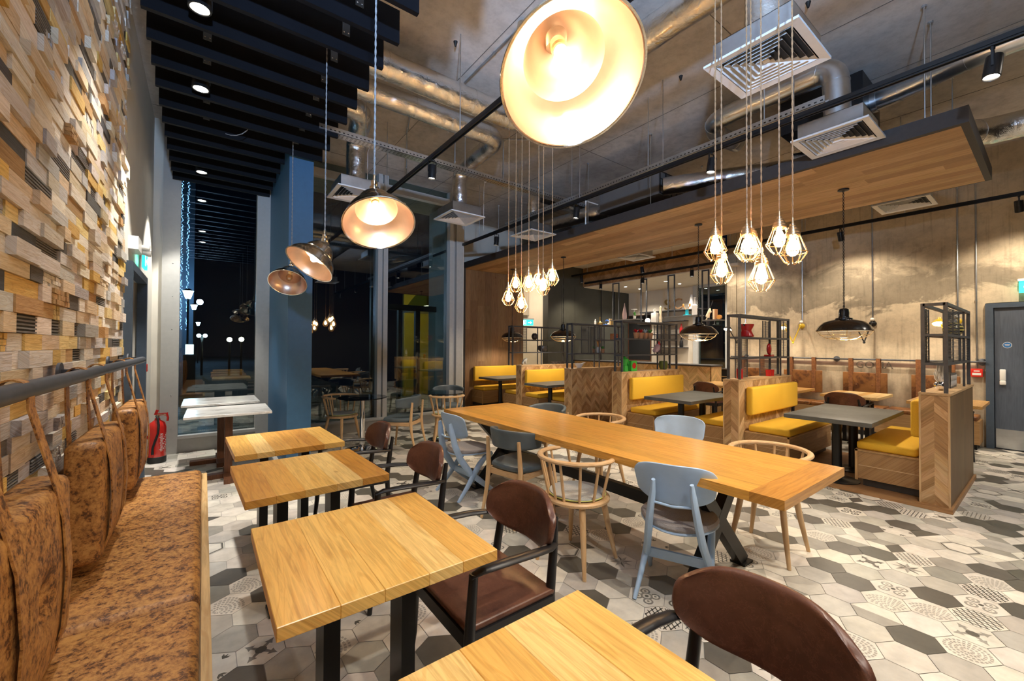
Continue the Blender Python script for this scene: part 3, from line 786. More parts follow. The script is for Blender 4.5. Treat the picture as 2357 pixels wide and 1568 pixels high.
# round glass tables
for (x, y, lab) in ((1.84, 6.03, 'round clear glass table on a chrome column and chrome disc, beside the blue pier'), (3.08, 5.93, 'round clear glass table on a chrome column, behind the head of the long table')):
    t = thing('glass_table', lab, 'table', (x, y, 0), 0, 'round glass tables by the window')
    g = G(); g.lathe([(.0001, .735), (.335, .735), (.338, .741), (.335, .747), (.0001, .747)], 48); g.build('tabletop', ['clear_glass'], t)
    g = G(); g.lathe([(.036, .02), (.036, .70), (.09, .715), (.09, .734)], 24); g.build('column', ['chrome'], t)
    g = G(); g.lathe([(.23, .0), (.235, .008), (.20, .022), (.06, .045), (.04, .07)], 40); g.build('base', ['chrome'], t)

# ------------------------------------------------------------------ chairs, front = +Y
def chair_black():
    t = thing('leather_armchair', None, 'chair')
    g = G(); g.rbox((0, 0.0, .448), (.455, .435, .028), .012, bulge=.006); g.build('seat', ['brown_leather'], t)
    g = G()
    for (x0, y0, x1, y1) in ((-.225, -.215, .225, -.195), (-.225, .205, .225, .225), (-.235, -.20, -.213, .21), (.213, -.20, .235, .21)): g.box(x0, y0, .385, x1, y1, .438)
    g.build('seat_frame', ['black_wood'], t)
    for s in (-1, 1):
        g = G(); g.tube([(s * .25, .245, 0), (s * .238, .225, .2), (s * .236, .215, .43), (s * .24, .20, .665)], [.0135, .018, .021, .017], 10); g.build('leg', ['black_wood'], t)
        g = G(); g.tube([(s * .215, -.27, 0), (s * .21, -.22, .25), (s * .206, -.207, .43), (s * .198, -.232, .60), (s * .18, -.262, .74)], [.013, .018, .021, .019, .012], 10); g.build('leg', ['black_wood'], t)
        g = G(); g.tube([(s * .24, .215, .655), (s * .246, .17, .668), (s * .250, .05, .666), (s * .249, -.08, .658), (s * .240, -.17, .648), (s * .215, -.225, .640)], [.013, .019, .021, .021, .019, .014], 10, flat=(1.15, .62), up=(0, 0, 1)); g.build('arm', ['black_wood'], t)
    g = G()
    def fn(u, v):
        a = (u - .5) * 2; b = (v - .5) * 2
        hw = .248 * (1 - .16 * b ** 4); zz = .712 + b * .120 * (1 - .50 * abs(a) ** 4)
        return Vector((a * hw, -.262 + .075 * a * a - .018 * b + .008 * (1 - b * b), zz))
    g.shell(fn, 26, 16, .028, upright=True); g.build('backrest', ['brown_leather'], t)
    return t
def chair_blue():
    t = thing('plywood_chair', None, 'chair')
    for s in (-1, 1):
        x = .165 * s
        g = G(); g.tube([(x * .62, -.262, .735), (x * .66, -.250, .66), (x * .78, -.222, .52), (x * .9, -.168, .38), (x * 1.04, -.07, .24), (x * 1.12, .07, .12), (x * 1.25, .22, 0)], [.015, .026, .030, .031, .029, .025, .017], 12, flat=(.72, 1.1), up=(0, 1, 0.3)); g.build('upright', ['blue_paint'], t)
        g = G(); g.tube([(x * 1.1, .185, .405), (x * 1.1, .10, .375), (x * 1.1, .03, .31), (x * 1.12, -.04, .22), (x * 1.2, -.13, .11), (x * 1.3, -.235, 0)], [.018, .027, .029, .027, .022, .016], 12, flat=(.75, 1.05), up=(0, 1, .3)); g.build('leg', ['blue_paint'], t)
    g = G(); g.bar((-.185, -.045, .215), (.185, -.045, .215), .02, .055); g.build('stretcher', ['blue_paint'], t)
    g = G(); g.tube([(-.115, -.238, .60), (0, -.25, .592), (.115, -.238, .60)], .008, 8); g.build('rung', ['blue_paint'], t)
    g = G()
    def seat(u, v):
        a = u * 2 - 1; b = v * 2 - 1
        x = a * math.sqrt(1 - b * b / 2) * .225; y = b * math.sqrt(1 - a * a / 2) * .215 + .01
        k = 1 + .10 * (y / .2)
        return Vector((x * k, y, .418 + .01 * (a * a)))
    g.shell(seat, 14, 14, .016); g.build('seat', ['blue_paint'], t)
    g = G(); g.shell(lambda u, v: seat(u, v) + Vector((0, 0, .024)), 14, 14, .036); g.build('seat_pad', ['grey_fabric'], t)
    g = G()
    def fn(u, v):
        a = (u - .5) * 2; b = (v - .5) * 2
        hw = .222 * (1 + .06 * b) * (1 - .14 * max(0, abs(b) - .5) ** 2 * 4)
        zz = .70 + b * .125 * (1 - .22 * abs(a) ** 4)
        return Vector((a * hw, -.205 + .055 * a * a - .035 * b, zz))
    g.shell(fn, 24, 16, .016, upright=True); g.build('backrest', ['blue_paint'], t)
    return t
def chair_spindle():
    t = thing('spindle_chair', None, 'chair')
    g = G(); g.lathe([(.0001, .425), (.20, .425), (.226, .436), (.228, .452), (.218, .462), (.0001, .460)], 36); g.build('seat', ['beech'], t)
    g = G(); g.lathe([(.0001, .462), (.185, .462), (.197, .474), (.192, .486), (.10, .492), (.0001, .493)], 36); c = g.build('seat_pad', ['pad_fabric'], t)
    g = G(); g.tube([(.197 * math.cos(a * PI / 16), .197 * math.sin(a * PI / 16), .475) for a in range(32)], .0035, 6, closed=True); g.build('piping', ['lime_piping'], c)
    for sx in (-1, 1):
        for sy in (-1, 1):
            g = G(); g.tube([(sx * .13, sy * .13, .43), (sx * .155, sy * .155, .25), (sx * .195, sy * .20, 0)], [.022, .020, .0125], 12); g.build('leg', ['beech'], t)
    arc = []
    for k in range(25):
        a = R(-90 + (k - 12) * 9.6); r = .262 + .01 * math.cos(R((k - 12) * 15))
        arc.append(Vector((r * math.cos(a), r * math.sin(a) * .98, .735 - .012 * (abs(k - 12) / 12) ** 2)))
    g = G(); g.tube(arc, [.012] + [.018] * 23 + [.012], 10, up=(0, 0, 1), flat=(1.15, .85)); g.build('top_rail', ['beech'], t)
    for k in (2, 5, 8, 11, 13, 16, 19, 22):
        p = arc[k]; q = Vector((p.x * .76, p.y * .76, .455))
        g = G(); g.tube([q, (p + q) / 2, p], [.009, .0105, .008], 8); g.build('spindle', ['beech'], t)
    return t
def chair_wrap():
    t = thing('upholstered_chair', None, 'chair')
    g = G()
    def seat(u, v):
        a = u * 2 - 1; b = v * 2 - 1
        x = a * math.sqrt(1 - b * b * .36) * .235; y = b * math.sqrt(1 - a * a * .30) * .225
        return Vector((x * (1 + .08 * b), y + .01, .452 + .004 * (1 - a * a)))
    g.shell(seat, 14, 14, .055); g.build('seat', ['slate_leather'], t)
    g = G(); g.box(-.19, .16, .375, .19, .185, .425); g.box(-.19, -.20, .375, .19, -.175, .425); g.box(-.205, -.19, .375, -.18, .17, .425); g.box(.18, -.19, .375, .205, .17, .425); g.build('seat_frame', ['beech'], t)
    for s in (-1, 1):
        g = G(); g.tube([(s * .225, .225, 0), (s * .20, .19, .25), (s * .195, .175, .43)], [.012, .018, .021], 8); g.build('leg', ['beech'], t)
        g = G(); g.tube([(s * .19, -.285, 0), (s * .185, -.22, .28), (s * .183, -.205, .44), (s * .178, -.225, .70)], [.012, .019, .022, .015], 8); g.build('leg', ['beech'], t)
    g = G()
    def fn(u, v):
        a = R(-90 + (u - .5) * 168); b = v * 2 - 1; e = abs(u - .5) * 2
        r = .245 + .012 * b
        return Vector((r * 1.03 * math.cos(a), r * math.sin(a) + .015, .70 + b * .085 * (1 - .35 * e ** 3) - .012 * e * e))
    g.shell(fn, 28, 12, .036, upright=True); g.build('backrest', ['slate_leather'], t)
    return t
def place(proto, spots, group):
    for k, (x, y, rz, lab) in enumerate(spots):
        if k == 0:
            proto.location = (x, y, 0); proto.rotation_euler = (0, 0, R(rz)); proto['label'] = lab; proto['group'] = group
        else: dup(proto, (x, y, 0), R(rz), lab, group)
armp = chair_black()
place(armp, [(1.0, 1.53, 90, 'black wooden armchair with its whole brown leather seat in view, nearly touching a small table'),
    (1.03, .50, 90, 'black wooden armchair with brown leather back cut off by the bottom edge of the picture'),
    (1.0, 2.56, 90, 'black armchair with brown leather back at the second farthest bench table'),
    (1.0, 3.50, 90, 'black armchair with brown leather back at the farthest table of the bench row')],
    'black armchairs with brown leather along the bench tables')
place(chair_blue(), [(2.36, 1.42, -66, 'pale blue plywood chair with a grey seat pad nearest the camera at the long table'),
    (2.18, 3.66, -88, 'pale blue plywood chair at the far left corner of the long table'),
    (3.52, 2.12, 118, 'pale blue chair back showing beyond the long table, before the yellow booth seats')], 'pale blue plywood chairs at the long table')
place(chair_spindle(), [(2.12, 2.05, -80, 'beech spindle-back chair with round grey pad on the near side of the long table'),
    (3.36, 1.30, 92, 'beech spindle-back chair at the near end of the long table on its booth side'),
    (3.38, 2.95, 92, 'beech spindle-back chair half hidden behind the middle of the long table'),
    (1.66, 6.42, 210, 'beech spindle-back chair with green-grey pad at the glass table next to the blue pier'),
    (2.98, 5.62, -25, 'beech spindle-back chair seen from behind, before the second glass table')], 'beech spindle-back chairs')
place(chair_wrap(), [(2.27, 2.90, -78, 'slate blue leather chair with curved back on the near side of the long table'),
    (3.28, 3.72, 96, 'slate blue leather chair whose curved back shows over the far part of the long table'),
    (2.30, 5.66, 42, 'grey leather chair turned to the window between the two glass tables'),
    (3.42, 6.38, 160, 'grey leather chair behind the second glass table, against the window post')], 'slate leather chairs with beech legs')

# ------------------------------------------------------------------ leather bench on the left
t = thing('wall_bench', 'long oak wall bench with mottled tan suede seat cushions below the reclaimed timber wall', 'bench', (-.2, 2.0, 0))
g = G(); g.box(.205, -1.9, .08, .235, 2.22, .44, 0, (.62, .42, .19)); g.box(-.33, 2.19, .08, .205, 2.22, .44, 0, (.62, .42, .19)); g.box(-.33, -1.9, .38, .205, 2.19, .40, 0, (.5, .3, .13)); g.build('frame', ['oak_booth'], t)
g = G(); g.box(-.3, -1.85, 0, .17, 2.15, .08); g.build('plinth', ['black_metal'], t)
for (a, b) in ((.085, 2.17), (-1.9, .075)):
    g = G(); g.rbox((-.06, (a + b) / 2, .445), (.52, b - a, .095), .035, seg=4, bulge=.006); g.build('seat_cushion', ['suede'], t)
t = thing('hanging_rail', 'dark steel tube rail on brackets along the reclaimed timber wall', 'rail', (-.42, 1.8, 1.36))
g = G(); g.cyl((0, -2.6, 0), (0, 2.95, 0), .027, 20); g.build('tube', ['charcoal_steel'], t)
for y in (-.3, .82, 1.95, 2.85):
    g = G(); g.lathe([(.045, 0), (.045, .01)], 20, M=Matrix.Translation((-.085, y, .01)) @ Matrix.Rotation(R(90), 4, 'Y')); g.bar((-.08, y, .0), (-.02, y, .0), .012, .05); g.build('bracket', ['charcoal_steel'], t)
def back_cushion(y0, y1, label, straps):
    yc = (y0 + y1) / 2; t = thing('back_cushion', label, 'cushion', (-.400, yc, .82), 0, 'suede back cushions hung from the rail')
    bm = bmesh.new(); bmesh.ops.create_cube(bm, size=1)
    for v in bm.verts: v.co = Vector((v.co.x * .115, v.co.y * (y1 - y0), v.co.z * .52))
    bmesh.ops.bevel(bm, geom=bm.edges[:], offset=.03, segments=3, profile=.5, affect='EDGES')
    bmesh.ops.subdivide_edges(bm, edges=[e for e in bm.edges if e.calc_length() > .2], cuts=15, use_grid_fill=True)
    for v in bm.verts:
        a = v.co.y / ((y1 - y0) / 2); b = v.co.z / .25
        for (p, q) in ((-.0, -.02),):
            dd = (a - p) ** 2 * 3 + (b - q) ** 2
            if v.co.x > .02: v.co.x += .022 * max(0, 1 - a * a) * max(0, 1 - b * b) - .045 * math.exp(-dd * 22)
    g = G(); g.bm(bm, 0); bm.free(); g.build('pad', ['suede'], t)
    for sy in straps:
        g = G(); w = .022; rb = .034; P = [(.058, -.24), (.066, 0), (.061, .24)]
        zr = .54
        path = [Vector((.052, sy, -.25)), Vector((.0765, sy, -.1)), Vector((.077, sy, .05)), Vector((.066, sy, .22)), Vector((.045, sy, .30)), Vector((.0, sy, zr - .02))]
        path = [Vector((-.045, sy, -.25)), Vector((.05, sy, -.258)), Vector((.076, sy, -.16)), Vector((.084, sy, 0)), Vector((.074, sy, .16)), Vector((.055, sy, .255)), Vector((.0, sy, .49))]
        for k in range(8):
            a = R(0 + k * 180 / 7); path.append(Vector((-.035 + rb * math.cos(a), sy, zr + rb * math.sin(a))))
        path += [Vector((-.066, sy, .40)), Vector((-.058, sy, .25)), Vector((-.062, sy, 0)), Vector((-.060, sy, -.24))]
        g.tube(path, .040, 4, flat=(.09, 1), up=(0, 1, 0))
        g.build('strap', ['suede'], t)
    return t
back_cushion(3.55, 4.22, 'mottled tan suede back cushion on two straps, the one nearest the red extinguisher', (-.22, .19))
back_cushion(2.45, 3.10, 'mottled tan suede back cushion hung on two straps, the middle one of three', (-.21, .19))
back_cushion(1.28, 1.96, 'mottled tan suede back cushion cut off by the left edge of the picture', (-.2, .18))
# ------------------------------------------------------------------ booths
PT = [(.50, .32, .16), (.42, .25, .115), (.56, .37, .19), (.36, .21, .095), (.60, .41, .23)]
PX0, PX1 = 5.42, 7.10
def partition(y0, y1, label, panels, x1=PX1):
    xc = (PX0 + x1) / 2; yc = (y0 + y1) / 2; t = thing('booth_partition', label, 'partition', (xc, yc, 0), 0, 'booth partitions')
    w = x1 - PX0; d = y1 - y0; a = -w / 2; b = -d / 2; H = 1.08; z0 = .0
    g = G(); g.box(a + .004, b + .004, z0, -a - .004, -b - .004, H - .02, 0, (.30, .18, .08), axis=2); g.build('core', ['oak_booth'], t)
    g = G(); g.box(a - .004, b - .004, H - .022, -a + .004, -b + .004, H, 0, (.54, .36, .19), axis=0); g.build('top_cap', ['oak_booth'], t)
    g = G(); chevron(g, (a + .003, -b - .012, z0 + .02), (0, -1, 0), (0, 0, 1), d - .024, H - .045, (d - .024) / 2, .085, PT); g.build('chevron_end', ['oak_booth'], t, auto=False)
    g = G()
    for yy in (b, -b - .014): g.box(a - .002, yy, z0, a + .012, yy + .014, H - .022, 0, (.62, .43, .24), axis=2)
    g.box(a - .002, b, z0, a + .012, -b, z0 + .02, 0, (.6, .4, .22), axis=1)
    g.build('end_trim', ['oak_booth'], t)
    for side, kind in panels:
        g = G()
        yy = b + .003 if side < 0 else -b - .003
        if kind == 'chevron':
            if side < 0: chevron(g, (a + .014, yy, z0), (1, 0, 0), (0, 0, 1), w - .02, H - .022, .125, .075, PT)
            else: chevron(g, (-a - .01, yy, z0), (-1, 0, 0), (0, 0, 1), w - .02, H - .022, .125, .075, PT)
            g.build('chevron_side', ['oak_booth'], t, auto=False)
        else:
            planks(g, (a + .012, yy, z0), (0, 0, 1), (1, 0, 0), H - .022, w - .02, .18, [(.17, .105, .045), (.15, .09, .04), (.20, .125, .055)]); g.build('side_panel', ['oak_booth'], t, auto=False)
    return t
def bench(yw, s, label, x0=5.56, x1=7.06, depth=.50, wall=False):
    """seat against y = yw facing s (+1 / -1)"""
    xc = (x0 + x1) / 2; t = thing('booth_bench', label, 'bench', (xc, yw, .046), 0, 'yellow booth benches')
    a = (x0 - x1) / 2; z = -.046; q = lambda y: y * s
    def bx(g, xa, ya, za, xb, yb, zb, tone=(1, 1, 1), axis=None): g.box(xa, min(q(ya), q(yb)), za, xb, max(q(ya), q(yb)), zb, 0, tone, axis=axis)
    g = G(); bx(g, a, .0, .12 + z, -a, depth, .405 + z, (.40, .245, .115), 0)
    bx(g, a - .008, depth - .012, .10 + z, a + .006, depth + .01, .42 + z, (.56, .36, .17), 2); bx(g, a - .008, .0, .405 + z, -a, depth + .012, .42 + z, (.50, .32, .15), 0)
    bx(g, a - .006, .01, .255 + z, a, depth - .02, .263 + z, (.62, .45, .27), 1)
    g.build('base', ['oak_booth'], t)
    g = G(); bx(g, a + .03, .0, .001, -a - .03, depth - .05, .12 + z); g.build('plinth', ['charcoal_paint'], t)
    g = G(); g.rbox((0, q(.03 + (depth - .02) / 2), .462 + z), (x1 - x0 - .05, depth - .03, .085), .025, bulge=.008); g.build('seat_cushion', ['yellow_fabric'], t)
    g = G(); g.rbox((.04, q(.045), .80 + z), (x1 - x0 + .02, .085, .36), .028, seg=4); g.build('back_cushion', ['yellow_fabric'], t)
    return t
partition(.595, .80, 'chevron oak partition with dark plank side, nearest the grey door', [(-1, 'plank'), (1, 'chevron')])
partition(2.43, 2.63, 'chevron oak partition under the wire rack holding the red pot', [(-1, 'chevron'), (1, 'chevron')])
partition(4.25, 4.45, 'chevron oak partition under the rack with the green coffee pot', [(-1, 'chevron'), (1, 'chevron')])
partition(5.38, 5.57, 'oak partition whose long chevron side faces the camera beyond the walkway', [(-1, 'chevron'), (1, 'chevron')])
partition(6.87, 7.06, 'farthest oak partition, partly hidden behind the big chevron-sided one', [(-1, 'chevron'), (1, 'chevron')])
bench(.80, 1, 'yellow booth seat at the right, seen from its end beside the dark plank partition')
bench(2.43, -1, 'yellow booth bench facing the camera, with the largest yellow back cushion')
bench(2.63, 1, 'yellow seat showing left of the partition with the red pot')
bench(4.25, -1, 'yellow booth bench facing the camera below the green coffee pot')
bench(5.57, 1, 'small piece of yellow seat beside the big chevron-sided partition', 5.5)
bench(6.87, -1, 'yellow booth bench in the second farthest booth, facing the camera', 5.46)
bench(7.06, 1, 'yellow seat showing left of the farthest oak partition', 5.46)
bench(8.70, -1, 'yellow booth bench against the dark plank end wall', 5.30)
def booth_table(x0, x1, y0, y1, label):
    t = thing('booth_table', label, 'table', ((x0 + x1) / 2, (y0 + y1) / 2, .046), 0, 'dark booth tables')
    w = x1 - x0; d = y1 - y0; z = -.046
    g = G(); g.rbox((0, 0, .732 + z), (w, d, .045), .003, seg=1); g.build('tabletop', ['slate_top'], t)
    for s in (-1, 1):
        g = G(); g.cyl((s * w * .22, 0, .02), (s * w * .22, 0, .66), .045, 20); g.build('leg', ['black_metal'], t)
        g = G(); g.lathe([(.20, .0), (.20, .008), (.06, .022), (.05, .03)], 28, M=Matrix.Translation((s * w * .22, 0, .001))); g.build('base_plate', ['black_metal'], t)
        g = G(); g.cbox((s * w * .22, 0, .708 + z), (.25, .4, .006)); g.build('top_plate', ['black_metal'], t)
booth_table(5.22, 6.60, 1.10, 1.86, 'dark slate-coloured booth table nearest the camera, on two black columns')
booth_table(5.26, 6.62, 2.98, 3.72, 'dark slate-coloured booth table beside the blue chair back')
booth_table(5.12, 6.5, 5.72, 6.40, 'dark booth table in the second farthest booth')
booth_table(5.22, 6.5, 7.48, 8.26, 'dark booth table in the farthest booth by the plank end wall')

# ------------------------------------------------------------------ wire racks on the partitions
def rack(x0, x1, y0, y1, label, meshes, ztop=1.92, mids=(), fine=True):
    t = thing('metal_shelf_rack', label, 'shelf', ((x0 + x1) / 2, (y0 + y1) / 2, 1.08), 0, 'black metal racks on the partitions')
    w = (x1 - x0) / 2; d = (y1 - y0) / 2; s = .014; H = ztop - 1.08; Z = [.28, .55]
    for x in (-w, w):
        for y in (-d, d):
            g = G(); g.box(x - s, y - s, 0, x + s, y + s, H); g.build('post', ['charcoal_steel'], t)
    g = G()
    for y in (-d, d): g.box(-w, y - s, H - 2 * s, w, y + s, H)
    for x in (-w, w): g.box(x - s, -d, H - 2 * s, x + s, d, H)
    g.build('top_frame', ['charcoal_steel'], t)
    for z in Z:
        g = G(); g.box(-w, -d, z - .02, w, d, z - .003, 0); g.box(-w, -d - s * .9, z - .024, w, -d + s, z, 0); g.box(-w, d - s, z - .024, w, d + s * .9, z, 0); g.box(-w - s * .9, -d, z - .024, -w + s, d, z, 0); g.box(w - s, -d, z - .024, w + s * .9, d, z, 0)
        g.build('shelf_board', ['charcoal_steel'], t)
    for x in mids:
        for y in (-d, d):
            g = G(); g.box(x - .009, y - .009, 0, x + .009, y + .009, H); g.build('post', ['charcoal_steel'], t)
    for (xa, xb, yy, za, zb) in meshes:      # ribbed wire panels
        g = G(); n = int((zb - za) / (.0125 if fine else .018))
        if xa is None:
            for k in range(n): g.box(-w - .004, -d, za + k * (zb - za) / n, -w + .004, d, za + (k + .42) * (zb - za) / n)
            for y in (-d, d, 0): g.box(-w - .004, y - .004, za, -w + .004, y + .004, zb)
        else:
            for k in range(n): g.box(xa, yy * d - .004, za + k * (zb - za) / n, xb, yy * d + .004, za + (k + .42) * (zb - za) / n)
            for x in (xa, xb, (xa + xb) / 2): g.box(x - .005, yy * d - .005, za, x + .005, yy * d + .005, zb)
        g.build('mesh_panel', ['charcoal_steel'], t)
    return t
rack(5.47, 7.05, .625, .775, 'black metal rack on the partition nearest the grey door', [(-.76, .05, -1, .28, .80), (.15, .78, -1, .28, .54), (-.76, -.5, 1, .28, .80)], mids=(.40,))
rack(5.50, 7.08, 2.46, 2.60, 'black metal rack with the red pot and ribbed panels', [(.45, .78, -1, .28, .80), (-.6, -.25, 1, .0, .54), (.15, .78, 1, .0, .54), (.25, .45, 1, .55, .80)], mids=(.50,))
rack(5.46, 7.05, 4.28, 4.42, 'black metal rack with the pink bear figure, above the green coffee pot', [(.30, .78, -1, .28, .80), (.30, .78, 1, .28, .80)], mids=(.40,))
rack(5.46, 6.95, 5.41, 5.54, 'black metal rack over the long chevron side, white bowl at its foot', [(-.5, -.12, -1, .28, .80), (-.1, .3, 1, .28, .80)], mids=(0,), fine=False)
rack(5.20, 6.80, 6.9, 7.03, 'farthest black metal rack with the dark vase, before the lit doorway', [(-.78, -.42, -1, .28, .80)], mids=(.0,), fine=False)

# ------------------------------------------------------------------ ornaments
def lathe_obj(name, mat, prof, loc, label, cat, group=None, n=20, tone=None, sc3=None):
    g = G(); g.lathe(prof, n, 0, tone or (1, 1, 1)); o = g.build(name, [mat]); o.location = loc
    if sc3: o.scale = sc3
    return tag(o, label, cat, group)
for nm, c, r in (('red_enamel', (.42, .015, .015), .2), ('green_enamel', (.05, .38, .05), .25), ('olive_glaze', (.10, .13, .03), .3), ('pink_glaze', (.60, .42, .45), .3),
                 ('white_glaze', (.75, .73, .70), .25), ('blush_glaze', (.52, .36, .33), .35), ('dark_glaze', (.05, .045, .045), .3), ('terracotta', (.45, .22, .10), .7), ('leaf_green', (.05, .22, .03), .6),
                 ('blue_enamel', (.02, .12, .55), .3), ('teal_enamel', (.02, .38, .50), .3), ('gold', (.8, .55, .2), .25), ('cream', (.75, .62, .42), .5), ('orange_wood', (.62, .28, .07), .4), ('silver_pot', (.45, .45, .42), .35), ('pale_plant', (.45, .5, .45), .6)):
    plain(nm, c, r, 1.0 if nm == 'gold' else 0.0, nz=.05)
# red fondue pot with handle
t = thing('fondue_pot', 'red enamel pot with a short black handle on the upper shelf of the rack', 'pot', (5.86, 2.53, 1.633))
g = G(); g.lathe([(.085, 0), (.09, .01), (.062, .075), (.062, .095), (.088, .15), (.092, .172), (.085, .172), (.055, .10)], 24); g.build('body', ['red_enamel'], t)
g = G(); g.tube([(-.08, -.01, .155), (-.15, -.03, .16)], .012, 8); g.build('handle', ['black_metal'], t)
# oval red mirror and book
t = thing('red_ornament', 'round dark red ornament on a red base on the middle shelf', 'ornament', (6.55, 2.52, 1.363))
g = G(); g.cbox((0, 0, .012), (.11, .09, .024)); g.build('base', ['red_enamel'], t)
g = G(); g.ball((0, 0, .105), .055, 0, n=18, sc3=(1, .5, 1.5)); g.build('disc', ['red_enamel'], t)
t = tag(G().rbox((0, 0, .008), (.26, .11, .016), .003, seg=1).build('book', ['white_glaze']), 'thin pale book lying in front of the red ornament', 'book'); t.location = (6.62, 2.52, 1.363); t.location.y = 2.52
bpy.data.objects.remove(t)
lathe_obj('tin', 'red_enamel', [(.036, 0), (.038, .005), (.038, .12), (.034, .128), (.0001, .128)], (5.66, 2.53, 1.081), 'plain red tin standing on the partition top', 'tin')
for k, x in enumerate((6.50, 6.60)):
    lathe_obj('mug', 'red_enamel', [(.033, 0), (.038, .09), (.034, .09), (.03, .01), (.0001, .01)], (x, 2.51, 1.081), ('left', 'right')[k] + ' one of two small red mugs on the partition top', 'mug', 'red mugs')
# rack near the door
t = thing('pineapple_ornament', 'white pineapple ornament with silver studded base on the nearest partition', 'ornament', (5.80, .70, 1.081))
g = G(); g.ball((0, 0, .05), .05, 0, n=16); g.build('base', ['chrome'], t)
g = G()
for ring in range(4):
    for k in range(6):
        a = k * PI / 3 + ring * .5; r = .05 - ring * .012; z = .09 + ring * .035
        g.tube([(0, 0, z - .02), (r * .7 * math.cos(a), r * .7 * math.sin(a), z + .03), (r * math.cos(a), r * math.sin(a), z + .085)], [.016, .012, .002], 6)
g.build('leaves', ['white_glaze'], t)
t = thing('basket', 'grey lattice basket on the nearest partition top', 'basket', (6.35, .72, 1.081))
g = G()
for (x0, y0, x1, y1) in ((-.2, -.05, .2, -.046), (-.2, .046, .2, .05), (-.2, -.05, -.196, .05), (.196, -.05, .2, .05)): g.box(x0, y0, .0, x1, y1, .15)
g.build('body', ['dark_grey'], t)
g = G()
for k in range(9):
    for s in (-1, 1): g.bar((-.18 + k * .045 - s * .02, -.052, .02), (-.18 + k * .045 + s * .02, -.052, .13), .006, .003, up=(0, 1, 0))
g.build('lattice', ['white_glaze'], t)
t = thing('striped_jar', 'black and yellow striped jar with white lid on the upper shelf nearest the door', 'jar', (6.62, .70, 1.633))
g = G()
for k in range(8):
    z0, z1 = k * .018, (k + 1) * .018; r0 = .085 * math.sin(PI * (.18 + .66 * k / 8)); r1 = .085 * math.sin(PI * (.18 + .66 * (k + 1) / 8))
    g.lathe([(r0, z0), (r1, z1)], 20, 0, (.02, .02, .02) if k % 2 == 0 else (.45, .38, .12), cap=False)
g.build('body', ['toned_gloss'], t)
g = G(); g.ball((0, 0, .16), .035); g.build('lid', ['white_glaze'], t)
# green moka pot, tea box, green lattice bowl
t = thing('coffee_pot', 'green stovetop coffee pot on the partition top', 'coffee pot', (5.60, 4.34, 1.081))
g = G(); g.lathe([(.065, 0), (.058, .09), (.045, .10), (.045, .11), (.07, .19), (.072, .20), (.03, .225), (.008, .25), (.0001, .255)], 8, smooth=False); g.build('body', ['green_enamel'], t)
g = G(); g.tube([(.065, 0, .19), (.11, 0, .18), (.10, 0, .11)], .010, 6); g.build('handle', ['green_enamel'], t)
t = thing('tea_box', 'green box with a pink disc on its front, next to the green coffee pot', 'box', (5.80, 4.34, 1.081))
g = G(); g.cbox((0, 0, .085), (.15, .09, .17)); g.build('body', ['green_enamel'], t)
g = G(); g.lathe([(.05, 0), (.05, .004)], 20, 0, M=Matrix.Translation((0, -.045, .09)) @ Matrix.Rotation(R(90), 4, 'X')); g.build('disc', ['red_enamel'], t)
lathe_obj('lattice_bowl', 'olive_glaze', [(.055, 0), (.075, .04), (.078, .13), (.07, .15), (.064, .15), (.06, .03), (.0001, .02)], (6.72, 4.34, 1.081), 'olive green pierced bowl on the partition top', 'bowl')
# pink bear figure
t = thing('animal_figure', 'pink walking bear figure on the middle shelf of the rack', 'figure', (6.55, 4.35, 1.363))
g = G()
bm = bmesh.new()
def skinned(edges, rad, name, mat, parent, pts):
    me = bpy.data.meshes.new(name); me.from_pydata(pts, edges, []); me.materials.append(MATS[mat])
    o = bpy.data.objects.new(name, me); COL.objects.link(o); o.parent = parent
    md = o.modifiers.new('skin', 'SKIN'); sv = me.skin_vertices[0].data if me.skin_vertices else None
    if sv is None:
        b = bmesh.new(); b.from_mesh(me); b.verts.layers.skin.verify(); b.to_mesh(me); b.free(); sv = me.skin_vertices[0].data
    for k, r in enumerate(rad): sv[k].radius = (r, r)
    sv[0].use_root = True
    o.modifiers.new('sub', 'SUBSURF').levels = 2; o.modifiers['sub'].render_levels = 2
    for p in me.polygons: p.use_smooth = True
    return o
bm.free()
skinned([(0, 1), (1, 2), (2, 3), (3, 4), (0, 5), (0, 6), (2, 7), (2, 8)], [.052, .060, .048, .036, .02, .03, .03, .03, .03], 'body', 'pink_glaze', t,
        [(-.06, 0, .12), (0, 0, .125), (.06, 0, .11), (.10, 0, .095), (.135, 0, .075), (-.07, -.03, .022), (-.06, .03, .022), (.055, -.03, .022), (.075, .03, .022)])
def pot_plant(loc, label, leaf, pot, r=.045, h=.09, up=.1, group=None, n=14):
    t = thing('potted_plant', label, 'plant', loc, 0, group)
    g = G(); g.lathe([(r * .7, 0), (r, h), (r * .9, h), (r * .85, h - .01), (.0001, h - .01)], 16); g.build('pot', [pot], t)
    g = G()
    for k in range(n):
        a = rnd.uniform(0, 6.28); q = rnd.uniform(.3, 1) * r * 1.3
        p0 = Vector((0, 0, h - .01)); p2 = Vector((q * math.cos(a), q * math.sin(a), h + up * rnd.uniform(.4, 1))); p1 = (p0 + p2) / 2 + Vector((0, 0, up * .2))
        g.tube([p0, p1, p2], [.004, .012, .002], 5, flat=(1, .4))
    g.build('foliage', [leaf], t)
for k, (x, lf, wd_) in enumerate(((5.93, 'red_enamel', 'red-leaved'), (6.06, 'red_enamel', 'short red-leaved'), (6.19, 'pale_plant', 'pale grey-leaved'), (6.33, 'leaf_green', 'bright green'))):
    pot_plant((x, 4.35, 1.633), wd_ + ' plant in a terracotta pot, one of four on the upper shelf', lf, 'terracotta', .05, .10, .07, 'potted plants in a row')
